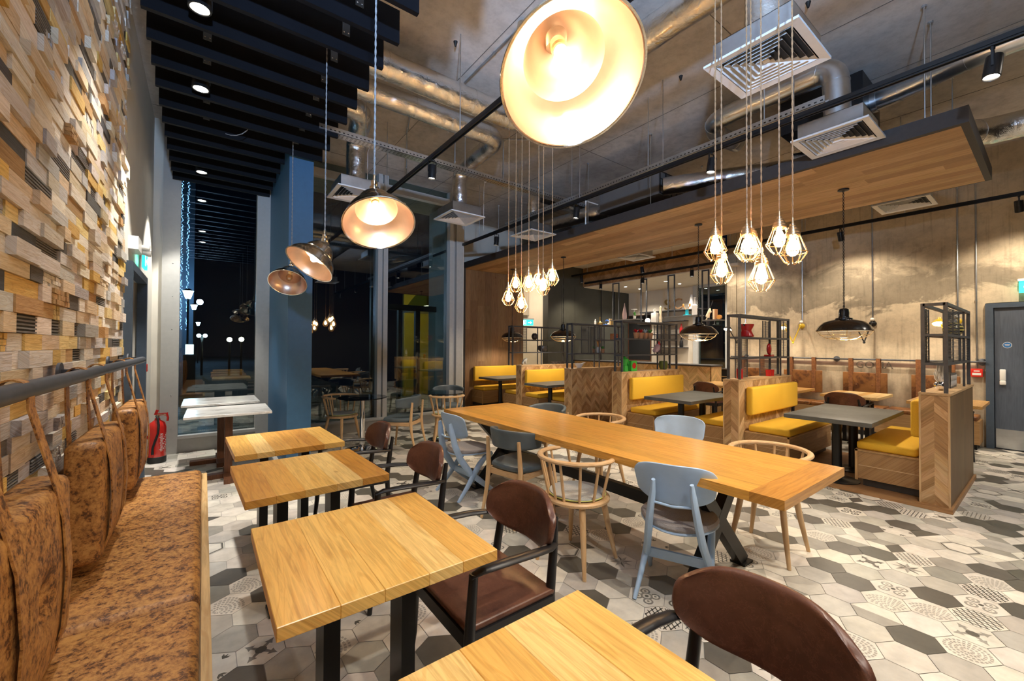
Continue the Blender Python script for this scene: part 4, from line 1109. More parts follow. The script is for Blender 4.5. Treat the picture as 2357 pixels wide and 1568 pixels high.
# rack with white bowl; far rack
t = thing('mortar_bowl', 'white bowl with a spoon on the big chevron partition', 'bowl', (5.70, 5.47, 1.081))
g = G(); g.lathe([(.04, 0), (.085, .07), (.088, .085), (.08, .085), (.035, .012), (.0001, .01)], 24); g.build('bowl', ['white_glaze'], t)
g = G(); g.tube([(0, 0, .05), (.10, .0, .09), (.17, 0, .10)], .008, 6); g.build('spoon', ['white_glaze'], t)
for k, (x, s) in enumerate(((6.12, 'left'), (6.38, 'right'))):
    pot_plant((x, 5.47, 1.363), s + ' small plant in a terracotta pot, either side of the grey vase', 'leaf_green', 'terracotta', .035, .08, .06, 'pots beside the grey vase')
t = thing('flower_vase', 'grey vase with dried orange stems between two small pots', 'vase', (6.25, 5.47, 1.363))
g = G(); g.lathe([(.035, 0), (.045, .06), (.04, .12), (.036, .12), (.0001, .02)], 18); g.build('vase', ['silver_pot'], t)
g = G()
for k in range(6):
    a = k * 1.05; g.tube([(0, 0, .1), (.02 * math.cos(a), .02 * math.sin(a), .18), (.06 * math.cos(a), .03 * math.sin(a), .27)], [.006, .01, .004], 6)
g.build('stems', ['orange_wood'], t)
t = thing('tile_box', 'patterned brown box on the upper shelf behind the green coffee pot', 'box', (6.72, 5.47, 1.633))
g = G(); g.cbox((0, 0, .06), (.14, .08, .12)); g.build('body', ['terracotta'], t)
g = G()
for i in range(3):
    for j in range(3): g.cbox((-.045 + .045 * i, -.0415, .02 + .038 * j), (.03, .002, .025))
g.build('inlay', ['red_enamel'], t)
lathe_obj('round_vase', 'dark_glaze', [(.035, 0), (.06, .03), (.07, .07), (.06, .11), (.035, .14), (.0001, .14)], (5.86, 6.97, 1.633), 'small round black vase on the farthest rack', 'vase')
lathe_obj('wide_bowl', 'dark_glaze', [(.05, 0), (.10, .04), (.11, .08), (.10, .13), (.085, .14), (.08, .13), (.0001, .03)], (6.10, 6.97, 1.363), 'wide grey-brown bowl on the middle shelf of the farthest rack', 'bowl')
t = thing('animal_figure', 'small pale standing figure at the foot of the farthest rack', 'figure', (5.56, 6.97, 1.081))
skinned([(0, 1), (1, 2), (0, 3), (0, 4), (1, 5), (1, 6)], [.035, .03, .028, .014, .014, .014, .014], 'body', 'silver_pot', t, [(-.03, 0, .09), (.04, 0, .10), (.08, 0, .15), (-.04, -.02, .015), (-.03, .02, .015), (.04, -.02, .015), (.05, .02, .015)])
for k, x in enumerate((6.42, 6.52, 6.62, 6.73)):
    lathe_obj('small_bowl', 'dark_glaze', [(.022, 0), (.045, .04), (.048, .055), (.042, .055), (.02, .01), (.0001, .01)], (x, 6.97, 1.081), 'small dark bowl at the foot of the farthest rack, %s of four' % ('leftmost', 'second', 'third', 'rightmost')[k], 'bowl', 'small dark bowls')

# ------------------------------------------------------------------ wall side seating
t = thing('wall_bench', 'oak bench with tan leather seat along the concrete wall', 'bench', (9.25, 2.8, 0))
g = G(); g.box(-.20, -2.10, .08, .245, 1.6, .42, 0, (.42, .25, .11)); g.build('base', ['oak_booth'], t)
g = G(); g.box(-.15, -2.07, 0, .22, 1.57, .08); g.build('plinth', ['black_metal'], t)
for (a, b) in ((-2.08, -1.06), (-1.04, -.02), (0, 1.0), (1.02, 1.58)):
    g = G(); g.rbox((.02, (a + b) / 2, .455), (.42, b - a, .07), .02); g.build('seat_cushion', ['tan_leather'], t)
t = thing('hanging_rail', 'thin dark rail on round brackets along the concrete wall', 'rail', (9.42, 2.5, 1.285))
g = G(); g.cyl((0, -1.84, 0), (0, 1.9, 0), .014, 14); g.build('tube', ['charcoal_steel'], t)
for y in (-1.80, 0.0, 1.6):
    g = G(); g.lathe([(.05, 0), (.05, .01), (.018, .02), (.018, .075)], 20, M=Matrix.Translation((.078, y, 0)) @ Matrix.Rotation(R(-90), 4, 'Y')); g.build('bracket', ['charcoal_steel'], t)
for k, (y0, y1, lab) in enumerate(((2.70, 3.34, 'flat tan leather back pad on the concrete wall, beside the yellow cushion top'), (1.77, 2.38, 'flat tan leather back pad with two buttons in the middle of the concrete wall'), (.92, 1.47, 'flat tan leather back pad behind the rack nearest the grey door'), (3.62, 4.25, 'flat tan leather back pad farthest along the concrete wall, seen through a rack'))):
    yc = (y0 + y1) / 2; t = thing('back_pad', lab, 'cushion', (9.395, yc, .845), 0, 'tan leather pads on the concrete wall')
    g = G(); g.rbox((0, 0, 0), (.06, y1 - y0, .42), .014, seg=3)
    g.build('pad', ['tan_leather'], t)
    for s in (-1, 1):
        g = G(); g.ball((-.03, s * .11, -.01), .012, sc3=(.5, 1, 1)); g.build('button', ['strap_leather'], t)
        g = G(); y = s * .19; g.box(-.036, y - .03, -.21, -.032, y + .03, .46); g.box(.032, y - .03, -.21, .036, y + .03, .46); g.box(-.036, y - .03, .456, .036, y + .03, .460); g.box(-.036, y - .03, -.214, .036, y + .03, -.21); g.build('strap', ['strap_leather'], t)
WT = 'oak tables along the concrete wall'
for (y, tn, lab) in ((1.93, [(.85, .62, .30), (.85, .62, .30), (.66, .38, .12)], 'oak table before the two-button back pad, a dark chair back below it'), (2.97, [(.6, .33, .1)], 'oak table showing right of the tall yellow back cushion'),
                     (.93, [(.62, .36, .12)], 'oak table behind the yellow seat nearest the grey door'), (4.05, [(.66, .40, .14)], 'far oak table seen left of the rack with the red pot')):
    small_table((8.28, y), R(90), lab, WT, tn * 2, .70, .92)
for (y, lab) in ((1.93, 'dark curved chair back below the two-tone wall table'), (2.97, 'dark chair beside the tall yellow back cushion'), (.93, 'dark chair between the yellow seat and the wall table nearest the door'), (4.05, 'dark chair at the far wall table left of the red pot rack')):
    dup(armp, (7.86, y, 0), R(-90), lab, 'dark armchairs at the wall tables')
t = thing('pedestal_table', 'small square-topped pedestal table before the chevron bar', 'table', (8.15, 5.35, 0))
g = G(); g.cbox((0, 0, .74), (.5, .42, .03), 0, 0, (.7, .5, .3)); g.build('tabletop', ['oak_booth'], t)
g = G(); g.cyl((0, 0, .02), (0, 0, .725), .04, 16); g.lathe([(.2, 0), (.2, .01), (.04, .03)], 24); g.build('pedestal', ['walnut'], t)

# ------------------------------------------------------------------ bar counter and hanging shelves
t = thing('bar_counter', 'long chevron-panelled bar counter with dark top', 'counter', (9.05, 6.6, 0))
g = G(); g.box(-.23, -2.06, 0, .23, 2.05, 1.06, 0, (.4, .24, .1)); g.build('carcass', ['oak_booth'], t)
g = G(); g.box(-.25, -2.08, 1.06, .27, 2.07, 1.09); g.build('worktop', ['charcoal_paint'], t)
g = G(); chevron(g, (-.234, 2.04, .02), (0, -1, 0), (0, 0, 1), 4.08, 1.03, .20, .085, [(.78, .54, .25), (.68, .45, .20), (.84, .60, .30)]); g.build('chevron_front', ['oak_booth'], t, auto=False)
g = G(); chevron(g, (-.22, -2.064, .02), (1, 0, 0), (0, 0, 1), .44, 1.03, .22, .085, [(.74, .5, .23), (.66, .44, .2)]); g.build('chevron_end', ['oak_booth'], t, auto=False)
t = thing('bar_backing', 'low black equipment unit beyond the end of the bar', 'cabinet', (9.9, 4.9, 0))
g = G(); g.box(-.3, -.5, 0, .3, .35, .98); g.build('body', ['black_metal'], t)
g = G(); g.box(-.32, -.5, .98, -.30, .35, .99); g.box(-.31, -.48, .80, -.30, .33, .82); g.build('rail', ['chrome'], t)
SH = []
def hang_shelf(y0, y1, z, fy, label):
    t = thing('hanging_shelf', label, 'shelf', (9.3, (y0 + y1) / 2, z), 0, 'black shelves hung over the bar'); c = (y0 + y1) / 2
    g = G(); g.box(-.15, y0 - c, -.02, .15, y1 - c, .0); g.build('board', ['dark_grey'], t)
    for f in fy:
        y = f - c
        g = G()
        for x in (-.1, .1): g.box(x - .012, y - .012, 0, x + .012, y + .012, 3.20 - z)
        g.box(-.1, y - .012, 3.18 - z, .1, y + .012, 3.20 - z)
        g.build('frame', ['black_metal'], t)
def hang_shelf2(y0, y1, z, fr, label):
    t = thing('hanging_shelf', label, 'shelf', (9.3, (y0 + y1) / 2, z), 0, 'black shelves hung over the bar'); c = (y0 + y1) / 2
    g = G(); g.box(-.14, y0 - c, -.022, .14, y1 - c, .0); g.build('board', ['dark_grey'], t)
    for (fa, fb) in fr:
        g = G()
        for y in (fa, fb): g.box(-.012, y - c - .014, 0, .012, y - c + .014, 3.28 - z)
        g.box(-.012, fa - c, 3.25 - z, .012, fb - c, 3.28 - z); g.build('frame', ['charcoal_steel'], t)
hang_shelf2(7.63, 8.68, 2.08, [], 'hanging bar shelf with the blue jug, lowest and farthest left')
hang_shelf2(6.70, 7.62, 2.23, [(7.40, 7.61)], 'hanging bar shelf carrying the tall pinkish bottle vase')
hang_shelf2(5.92, 6.68, 2.10, [(6.50, 6.67)], 'hanging bar shelf with the white bottle and glowing globe')
hang_shelf2(5.02, 5.90, 2.24, [(5.70, 5.87)], 'hanging bar shelf with the blue stand and white bottle vase')
hang_shelf2(4.53, 5.00, 2.11, [(4.84, 4.99)], 'hanging bar shelf at the right with the log slices')
SX = 9.28
def shelf_item(name, mat, prof, y, z, label, cat, **k): return lathe_obj(name, mat, prof, (SX, y, z + .001), label, cat, **k)
shelf_item('pepper_mill', 'white_glaze', [(.03, 0), (.02, .05), (.03, .09), (.028, .15), (.015, .16), (.02, .19), (.0001, .21)], 8.25, 2.08, 'small white pepper mill at the left end of the bar shelves', 'mill')
shelf_item('gourd_bottle', 'gold', [(.05, 0), (.09, .04), (.085, .09), (.04, .12), (.015, .15), (.012, .25), (.02, .27), (.0001, .27)], 8.07, 2.08, 'round golden bottle with a long neck beside the pepper mill', 'bottle')
t = thing('blue_jug', 'blue jug lying sideways with open ring on the left bar shelf', 'jug', (SX, 7.80, 2.081))
g = G(); g.tube([(0, .07 * math.cos(R(a)), .09 + .07 * math.sin(R(a))) for a in range(40, 330, 15)], .018, 10); g.tube([(0, .06, .03), (0, .16, .03)], .014, 8); g.build('ring', ['blue_enamel'], t)
g = G(); g.ball((0, -.06, .045), .042); g.build('ball', ['white_glaze'], t)
t = thing('knife_block', 'pair of tall pale wooden boards with a stick behind', 'board', (SX, 7.68, 2.081))
g = G(); g.cbox((0, .0, .10), (.1, .035, .2), 0, 0, (.75, .6, .4)); g.build('board', ['toned'], t)
g = G(); g.cbox((0, -.04, .075), (.1, .03, .15), 0, 0, (.75, .5, .2)); g.build('board', ['toned'], t)
bpy.data.objects.remove(bpy.data.objects['knife_block'].children[1]) if False else None
shelf_item('tall_vase', 'blush_glaze', [(.045, 0), (.06, .05), (.062, .14), (.04, .28), (.015, .38), (.008, .45), (.0001, .46)], 7.19, 2.23, 'tall tapering blush pink bottle vase', 'vase')
pot_plant((SX, 6.86, 2.231), 'small green plant in a pot right of the tall pink vase', 'leaf_green', 'silver_pot', .045, .08, .13)
t = thing('cake_stand', 'white cake stand above dark foliage on the bar shelf', 'stand', (9.36, 6.93, 2.231))
g = G(); g.lathe([(.05, 0), (.015, .03), (.012, .24), (.08, .26), (.085, .28), (.0001, .28)], 20); g.build('stand', ['white_glaze'], t)
shelf_item('globe_lamp', 'globe_glow', [(.0001, 0), (.03, .003), (.055, .025), (.068, .065), (.055, .105), (.03, .127), (.0001, .13)], 6.45, 2.10, 'small glowing white globe lamp on the bar shelf', 'lamp')
t = thing('milk_churn', 'white square bottle with a looped top beside the globe', 'bottle', (SX, 6.24, 2.101))
g = G(); g.rbox((0, 0, .13), (.12, .15, .26), .012, 0); g.lathe([(.03, .26), (.028, .3)], 14); g.tube([(0, -.035, .30), (0, -.03, .36), (0, .03, .36), (0, .035, .30)], .008, 6); g.build('body', ['white_glaze'], t)
t = thing('baluster', 'turned pale wooden baluster beside the white bottle', 'ornament', (SX, 6.07, 2.101))
g = G(); g.lathe([(.04, 0), (.03, .06), (.042, .12), (.025, .2), (.04, .28), (.02, .34), (.035, .39), (.0001, .43)], 18); g.build('body', ['cream'], t)
shelf_item('jar', 'orange_wood', [(.03, 0), (.035, .05), (.03, .12), (.0001, .12)], 5.98, 2.10, 'small orange jar right of the baluster', 'jar') if False else None
# letters S and C on the back shelf, with their own depth
def letter(ch, y, mat, label):
    g = G(); M = Matrix.Translation((0, 0, .16)) @ Matrix(((0, 0, -1, 0), (-1, 0, 0, 0), (0, 1, 0, 0), (0, 0, 0, 1)))
    put_text(g, ch, .46, M, 0, depth=.05); o = g.build('letter', [mat]); o.location = (11.36, y, 2.60); return tag(o, label, 'letter', 'letters on the wall shelf')
t = tag(G().box(11.22, 6.0, 2.56, 11.515, 8.1, 2.59).build('wall_shelf', ['charcoal_paint']), 'thin dark wall shelf carrying the letters S and C', 'shelf')
letter('S', 7.20, 'gold', 'big gold letter S on the kitchen wall shelf'); letter('C', 6.86, 'cord_copper', 'big copper letter C on the kitchen wall shelf')
lathe_obj('bottle_vase', 'white_glaze', [(.07, 0), (.09, .1), (.05, .25), (.035, .42), (.0001, .42)], (11.36, 6.42, 2.591), 'pale bottle vase on the wall shelf right of the letters', 'vase')
t = thing('utensil_stand', 'turquoise stand holding wooden spoons on the bar shelf', 'stand', (SX, 5.36, 2.241))
g = G(); g.lathe([(.09, 0), (.09, .02), (.04, .03), (.035, .12), (.045, .14), (.0001, .13)], 18); g.build('base', ['teal_enamel'], t)
for (dy, a) in ((.04, .12), (-.03, -.1)):
    g = G(); g.tube([(0, dy * .3, .12), (0, dy + a * .3, .22)], .007, 6); g.ball((0, dy + a * .45, .25), .03, 0, sc3=(.4, .8, 1.4)); g.build('spoon', ['orange_wood'], t)
shelf_item('bottle_vase', 'white_glaze', [(.055, 0), (.06, .02), (.06, .23), (.022, .26), (.02, .40), (.035, .42), (.0001, .42)], 5.17, 2.24, 'tall white bottle vase on the bar shelf', 'vase')
shelf_item('bowl_stack', 'white_glaze', [(.05, 0), (.11, .02), (.11, .035), (.0001, .03)], 5.75, 2.24, 'low stack of white plates on the bar shelf', 'plates') if False else None
t = thing('hare_figure', 'cream leaping hare figure with a dark feather on the right bar shelf', 'figure', (SX, 4.82, 2.111))
skinned([(0, 1), (1, 2), (2, 3), (1, 4), (2, 5), (0, 6)], [.03, .04, .035, .02, .014, .014, .012], 'body', 'cream', t, [(-.0, .02, .02), (0, .03, .10), (0, .0, .19), (0, -.03, .27), (0, .08, .08), (0, -.06, .18), (0, .08, .015)])
g = G(); g.tube([(0, -.03, .27), (0, -.07, .38), (0, -.09, .44)], [.005, .014, .003], 8); g.build('feather', ['black_metal'], t)
t = thing('book', 'upright book with a coral cover on the right bar shelf', 'book', (SX, 4.68, 2.111))
g = G(); g.cbox((0, 0, .12), (.14, .05, .24)); g.build('cover', ['terracotta'], t)
g = G(); g.cbox((-.002, 0, .12), (.142, .038, .225)); g.build('pages', ['cream'], t)
t = thing('log_slice', 'round orange log slice with dark pattern at the right end of the bar shelves', 'ornament', (SX, 4.585, 2.111))
g = G(); g.lathe([(.0001, -.03), (.05, -.03), (.053, 0), (.05, .03), (.0001, .03)], 20, M=Matrix.Translation((0, 0, .053)) @ Matrix.Rotation(R(90), 4, 'Y')); g.build('slice', ['orange_wood'], t)
# back wall of the kitchen: dark serving hatch and shelves
t = thing('serving_hatch', 'tall black framed opening in the kitchen wall', 'hatch', (11.5, 8.3, 1.5))
g = G(); g.box(-.02, -.42, -.45, .0, .42, 1.0); g.build('opening', ['black_rubber'], t)
g = G()
for (a, b, c, d) in ((-.44, -.42, -.47, 1.02), (.42, .44, -.47, 1.02), (-.42, .42, -.47, -.45), (-.42, .42, 1.0, 1.02)): g.box(-.03, a, c, .0, b, d)
g.build('frame', ['walnut'], t)
for (z, lab) in ((1.45, 'low'), (1.85, 'middle'), (2.25, 'upper')):
    tag(G().box(11.25, 6.6, z, 11.515, 7.7, z + .025).build('wall_shelf', ['charcoal_paint']), lab + ' dark wall shelf in the kitchen, seen through the rack', 'shelf', 'dark kitchen shelves')
for (y, z, m, lab, h) in ((6.75, 1.875, 'red_enamel', 'red bottle on the middle kitchen shelf', .3), (7.3, 1.875, 'gold', 'gold bottle on the middle kitchen shelf', .26), (6.75, 1.475, 'black_metal', 'dark bottle on the low kitchen shelf', .28), (7.5, 1.475, 'red_enamel', 'red jug on the low kitchen shelf', .18)):
    lathe_obj('bottle', m, [(.05, 0), (.055, h * .1), (.05, h * .6), (.02, h * .75), (.02, h), (.0001, h)], (11.38, y, z + .001), lab, 'bottle', 'kitchen bottles')
# lit shelves in the corridor
t = thing('lit_shelving', 'pale shelves glowing under their boards in the far corridor', 'shelf', (8.35, 12.2, 0))
for z in (1.0, 1.5, 2.0):
    g = G(); g.box(-.45, -.1, z, .6, .3, z + .09, 0, (.5, .3, .12)); g.build('board', ['oak_booth'], t)
    g = G(); g.box(-.43, -.05, z - .02, .58, .25, z - .001); g.build('light_strip', ['shelf_glow'], t)
for k, (x, z) in enumerate(((8.0, 1.59), (8.3, 1.59), (8.15, 1.09), (8.1, 2.09))):
    lathe_obj('jar', 'dark_glaze', [(.05, 0), (.06, .03), (.055, .14), (.03, .16), (.0001, .16)], (x, 12.25, z + .001), ('left jar on the middle', 'right jar on the middle', 'jar on the lowest', 'jar on the top')[k] + ' lit corridor shelf', 'jar', 'jars on the lit shelves')
# ------------------------------------------------------------------ ceiling baffles
by = [7.2, 6.86, 6.5, 6.13, 5.77, 5.42, 5.05, 4.69, 4.34, 4.0, 3.65, 3.29, 2.95, 2.60, 2.26, 1.91, 1.57, 1.22]
BZ = 3.74
def baffle(y, x1, k):
    t = thing('ceiling_baffle', 'black acoustic baffle board, %s counted from the window wall' % ORD[k], 'baffle', (0, y, BZ), 0, 'black baffles over the bench')
    g = G(); g.box(-.36, -.019, 0, x1, .019, .25); g.build('board', ['baffle_black'], t)
    for x in (-.03, x1 - .32):
        g = G(); g.box(x, -.026, .13, x + .055, -.0195, .25); g.box(x + .01, -.024, .25, x + .045, .02, .262)
        if not any(abs(y - q) < .16 for q in (3.92, 4.38, 4.8)): g.cyl((x + .028, 0, .26), (x + .028, 0, CEIL - BZ), .004, 6)
        g.build('bracket', ['frame_blue'], t)
        g = G()
        for q in (.012, .043): g.lathe([(.005, 0), (.005, .003), (.0001, .004)], 8, M=Matrix.Translation((x + q, -.026, .15)) @ Matrix.Rotation(R(90), 4, 'X'))
        g.build('screws', ['chrome'], t)
ORD = ['first', 'second', 'third', 'fourth', 'fifth', 'sixth', 'seventh', 'eighth', 'ninth', 'tenth', 'eleventh', 'twelfth', 'thirteenth', 'fourteenth', 'fifteenth', 'sixteenth', 'seventeenth', 'eighteenth']
for k, y in enumerate(by): baffle(y, .78 if y > 5.5 else 1.14, k)
t = tag(G().tube([(.16, 5.22, 3.70), (.20, 5.19, 3.685), (.25, 5.17, 3.69), (.30, 5.14, 3.71), (.34, 5.12, 3.75), (.37, 5.10, 3.80)], .004, 6).build('loose_cable', ['cord_grey']), 'thin loose grey cable curling below the black baffles', 'cable')
for k, (y, lab) in enumerate(((3.43, 'round white downlight between the black baffles, nearest the camera'), (4.51, 'round white downlight between the black baffles, second of three'), (6.70, 'round white downlight between the black baffles, nearest the window'))):
    t = thing('downlight', lab, 'light', (-.045, y, 3.735), 0, 'downlights among the baffles')
    g = G(); g.lathe([(.062, .12), (.066, 0), (.055, 0), (.05, .012), (.05, .12)], 24); g.cyl((0, 0, .12), (0, 0, CEIL - 3.735), .008, 6); g.build('housing', ['black_metal'], t)
    g = G(); g.lathe([(.0001, .004), (.052, .004)], 24, cap=False); g.build('lens', ['lens'], t)
    spot_light('downlight_beam', (-.045, y, 3.73), *(((-.2, y, 0), 150, WHITE, R(85), .7, .05) if k == 0 else ((-.5, y + (.45 if k == 1 else .05), 0), 290, WHITE, R(62), .35, .05)))

# ------------------------------------------------------------------ diffusers
def diffuser(x, y, label, top, stub='foil'):
    t = thing('air_diffuser', label, 'air vent', (x, y, 3.42), 0, 'square ceiling air diffusers'); a = .285
    g = G()
    for k in range(4):
        M = Matrix.Rotation(k * PI / 2, 4, 'Z')
        g.add([(-a, -a, 0), (a, -a, 0), (a - .05, -a + .05, .006), (-a + .05, -a + .05, .006), (-a, -a, .012), (a, -a, .012)], [(0, 1, 2, 3), (0, 4, 5, 1)], 0, False, (1, 1, 1), None, M)
    for (x0, y0, x1, y1) in ((-a, -a, a, -.235), (-a, .235, a, a), (-a, -.235, -.235, .235), (.235, -.235, a, .235)): g.box(x0, y0, .0121, x1, y1, .016)
    g.build('frame', ['vent_white'], t, auto=False)
    g = G(); n = 6
    for q in range(n):
        r0 = .228 - q * .036; r1 = r0 - .016; 
        for k in range(4):
            M = Matrix.Rotation(k * PI / 2, 4, 'Z')
            g.add([(-r0, -r0, .004), (r0, -r0, .004), (r1, -r1, .032), (-r1, -r1, .032)], [(0, 1, 2, 3)], 0, False, (1, 1, 1), None, M)
            g.add([(-r0, -r0, .006), (r0, -r0, .006), (r1, -r1, .034), (-r1, -r1, .034)], [(3, 2, 1, 0)], 0, False, (1, 1, 1), None, M)
    g.box(-.02, -.02, .018, .02, .02, .02); g.build('louvres', ['vent_white'], t, auto=False)
    g = G(); g.box(-.235, -.235, .036, .235, .235, .042); g.build('throat', ['black_rubber'], t)
    g = G(); 
    for (x0, y0, x1, y1) in ((-.24, -.24, .24, -.236), (-.24, .236, .24, .24), (-.24, -.236, -.236, .236), (.236, -.236, .24, .236)): g.box(x0, y0, .016, x1, y1, .16)
    g.box(-.24, -.24, .156, .24, .24, .16); g.build('plenum_box', ['galvanised'], t)
    if x > 7:
        for s_ in (-.2, .2):
            g = G(); g.cyl((s_, 0, .16), (s_, 0, (CEIL if y < 4 else 3.86) - 3.42), .006, 6); g.build('hanger_rod', ['galvanised'], t)
    return t
def duct(name, pts, r, mat, label, seam=.45, m2=None):
    """rounded path with seams"""
    P = [Vector(p) for p in pts]; out = [P[0]]
    for i in range(1, len(P) - 1):
        a = (P[i - 1] - P[i]); b = (P[i + 1] - P[i]); q = min(r * 1.7, a.length * .48, b.length * .48)
        p0 = P[i] + a.normalized() * q; p1 = P[i] + b.normalized() * q
        for k in range(7):
            u = k / 6; out.append(p0 * (1 - u) ** 2 + P[i] * 2 * u * (1 - u) + p1 * u * u)
    out.append(P[-1]); fine = [out[0]]; rad = [r]
    for a, b in zip(out, out[1:]):
        n = max(1, int((b - a).length / .12))
        for k in range(1, n + 1): fine.append(a.lerp(b, k / n)); rad.append(r * (1 + (rnd.uniform(-.018, .018) if mat == 'foil' else 0)))
    t = thing(name, label, 'duct', P[0]); fine = [p - P[0] for p in fine]
    g = G(); g.tube(fine, rad, 28)
    L = 0; nx = .2; c = 0
    for i in range(1, len(fine)):
        L += (fine[i] - fine[i - 1]).length
        if L > nx and i < len(fine) - 1:
            d = (fine[i] - fine[i - 1]).normalized(); w = .012 if mat != 'foil' else .03
            g.tube([fine[i] - d * w / 2, fine[i] + d * w / 2], r * 1.022, 28); nx = L + seam; c += 1
    g.build('pipe', [mat], t)
    return t
DG_ = [(3.03, 1.18, 'square white air diffuser nearest the camera, below the foil duct'), (4.68, 1.22, 'square air diffuser in front of the near end of the timber raft'),
       (1.55, 5.45, 'square air diffuser behind the lit metal pendant, by the blue pier'), (3.08, 5.45, 'square air diffuser above the window post'),
       (4.58, 5.5, 'square air diffuser in front of the far part of the timber raft'), (7.55, 1.24, 'square air diffuser low against the concrete wall'), (7.5, 5.5, 'square air diffuser beneath the pale soffit near the bar')]
for (x, y, lab) in DG_: diffuser(x, y, lab, None)
FD = 'foil_duct'
duct(FD, [(-.3, 3.92, 4.22), (3.08, 3.92, 4.22), (3.08, 1.18, 4.22), (3.03, 1.18, 3.90), (3.03, 1.18, 3.62)], .13, 'foil', 'upper foil-wrapped duct running from the baffles and turning toward the camera')
duct(FD, [(-.3, 4.38, 4.20), (3.06, 4.38, 4.20), (3.08, 5.45, 4.15), (3.08, 5.45, 3.62)], .115, 'foil', 'lower foil-wrapped duct ending in the diffuser above the window post')
duct(FD, [(.2, 4.80, 4.20), (1.45, 4.80, 4.20), (1.55, 5.45, 4.15), (1.55, 5.45, 3.62)], .12, 'foil', 'bent foil duct dropping to the diffuser by the blue pier')
duct(FD, [(4.58, 5.5, 3.62), (4.58, 5.5, 4.15), (5.6, 5.5, 4.15)], .11, 'foil', 'foil duct rising from the diffuser at the far part of the raft', .3)
duct('spiral_duct', [(4.68, 1.22, 3.62), (4.70, 1.24, 4.14), (4.75, 2.42, 4.14), (5.2, 2.6, 4.2), (5.75, 2.6, 4.25)], .105, 'galvanised', 'bright galvanised duct curving up from the diffuser at the near end of the raft', .22)
duct('spiral_duct', [(5.95, 1.22, 4.24), (5.9, .90, 4.24), (5.75, .45, 4.25), (5.70, -2.6, 4.2)], .105, 'galvanised', 'galvanised duct crossing behind the ceiling spotlight at the upper right', .22)
duct(FD, [(5.75, 1.95, 3.72), (6.15, .85, 3.74), (6.95, .45, 3.90), (7.05, -2.6, 3.90)], .14, 'foil', 'foil duct passing the near end of the timber raft', .5)
duct(FD, [(5.5, 3.55, 3.9), (5.75, 3.1, 3.9), (6.3, 2.1, 3.88), (6.6, 1.6, 3.88)], .13, 'foil', 'foil duct lying above the middle of the timber raft', .5)
duct(FD, [(5.6, 6.3, 3.95), (5.62, 5.0, 3.9), (6.3, 4.9, 3.9)], .12, 'foil', 'dull foil duct above the far part of the timber raft', .5)
t = thing('fan_unit', 'black fan box joined to the curved galvanised duct at the right', 'air unit', (5.95, 1.62, 4.27))
g = G(); g.box(-.35, -.38, -.2, .35, .4, .2); g.build('casing', ['black_metal'], t)
g = G(); g.lathe([(.12, 0), (.12, .05)], 24, M=Matrix.Translation((0, -.43, -.03)) @ Matrix.Rotation(R(-90), 4, 'X')); g.build('collar', ['galvanised'], t)
t = thing('air_unit', 'long grey air-conditioning box with a black grille end above the raft', 'air unit', (5.85, 4.15, 3.98))
g = G(); g.box(-.4, -.55, -.18, .4, .6, .18); g.build('casing', ['dark_grey'], t)
g = G()
for k in range(6): g.box(-.38 + .15 * k, -.565, -.17, -.37 + .15 * k, -.55, .17)
for k in range(4): g.box(-.38, -.563, -.17 + .11 * k, .38, -.552, -.16 + .11 * k)
g.build('grille', ['black_metal'], t)
g = G(); g.tube([(-.45, .6, -.05), (-.75, .6, -.05), (-.75, .6, -.45)], .012, 8); g.build('drain_pipe', ['white_plastic'], t)

# ------------------------------------------------------------------ cable trays, conduits, tracks
def tray(p0, p1, label, w=.11, h=.06):
    p0 = Vector(p0); p1 = Vector(p1); L = (p1 - p0).length; ang = math.atan2((p1 - p0).y, (p1 - p0).x)
    t = thing('cable_tray', label, 'cable tray', p0, ang, 'perforated cable trays')
    g = G(); g.box(0, -w / 2, 0, L, w / 2, .004); g.box(0, -w / 2, 0, L, -w / 2 + .003, h); g.box(0, w / 2 - .003, 0, L, w / 2, h); g.build('channel', ['galvanised'], t)
    g = G(); n = int(L / .045)
    for k in range(n):
        x = (k + .5) * L / n
        for y in (-w / 2 - .0008, w / 2 + .0003): g.box(x - .010, y, .018, x + .010, y + .0005, .030)
        for y in (-.03, 0, .03): g.box(x - .011, y - .005, -.0006, x + .011, y + .005, -.0001)
    g.build('slots', ['black_rubber'], t)['kind'] = 'stuff'
    k = .5
    while k < L:
        g = G(); g.cyl((k, 0, h), (k, 0, CEIL - p0.z), .005, 6); g.build('hanger_rod', ['galvanised'], t); k += 1.3
tray((.95, 4.72, 3.78), (5.0, 4.72, 3.78), 'perforated steel cable tray crossing below the foil ducts')
tray((4.32, 1.2, 3.62), (4.32, 5.9, 3.62), 'perforated steel cable tray alongside the long black lighting track')
def conduit(pts, label, r=.0105, group=None):
    P = [Vector(p) for p in pts]; t = thing('conduit', label, 'conduit', P[0], 0, group)
    g = G(); g.tube([p - P[0] for p in P], r, 8); g.build('pipe', ['galvanised'], t)
    g = G(); n = 0
    for a, b in zip(P, P[1:]):
        L = (b - a).length; k = .5
        while k < L - .1:
            c = a.lerp(b, k / L) - P[0]; d = (b - a).normalized(); g.tube([c - d * .008, c + d * .008], r * 1.6, 8); k += .9; n += 1
    if n: g.build('clips', ['galvanised'], t)
conduit([(2.38, 1.2, CEIL - .015), (2.38, 4.1, CEIL - .015)], 'steel conduit on the ceiling leading toward the big pendant')
conduit([(2.1, 5.0, CEIL - .015), (2.3, 5.6, CEIL - .015), (2.3, 5.6, 3.84)], 'bent steel conduit dropping to the cable tray, left one')
conduit([(2.75, 5.2, CEIL - .015), (2.75, 5.0, CEIL - .015), (2.75, 5.0, 3.85)], 'bent steel conduit dropping to the cable tray, right one')
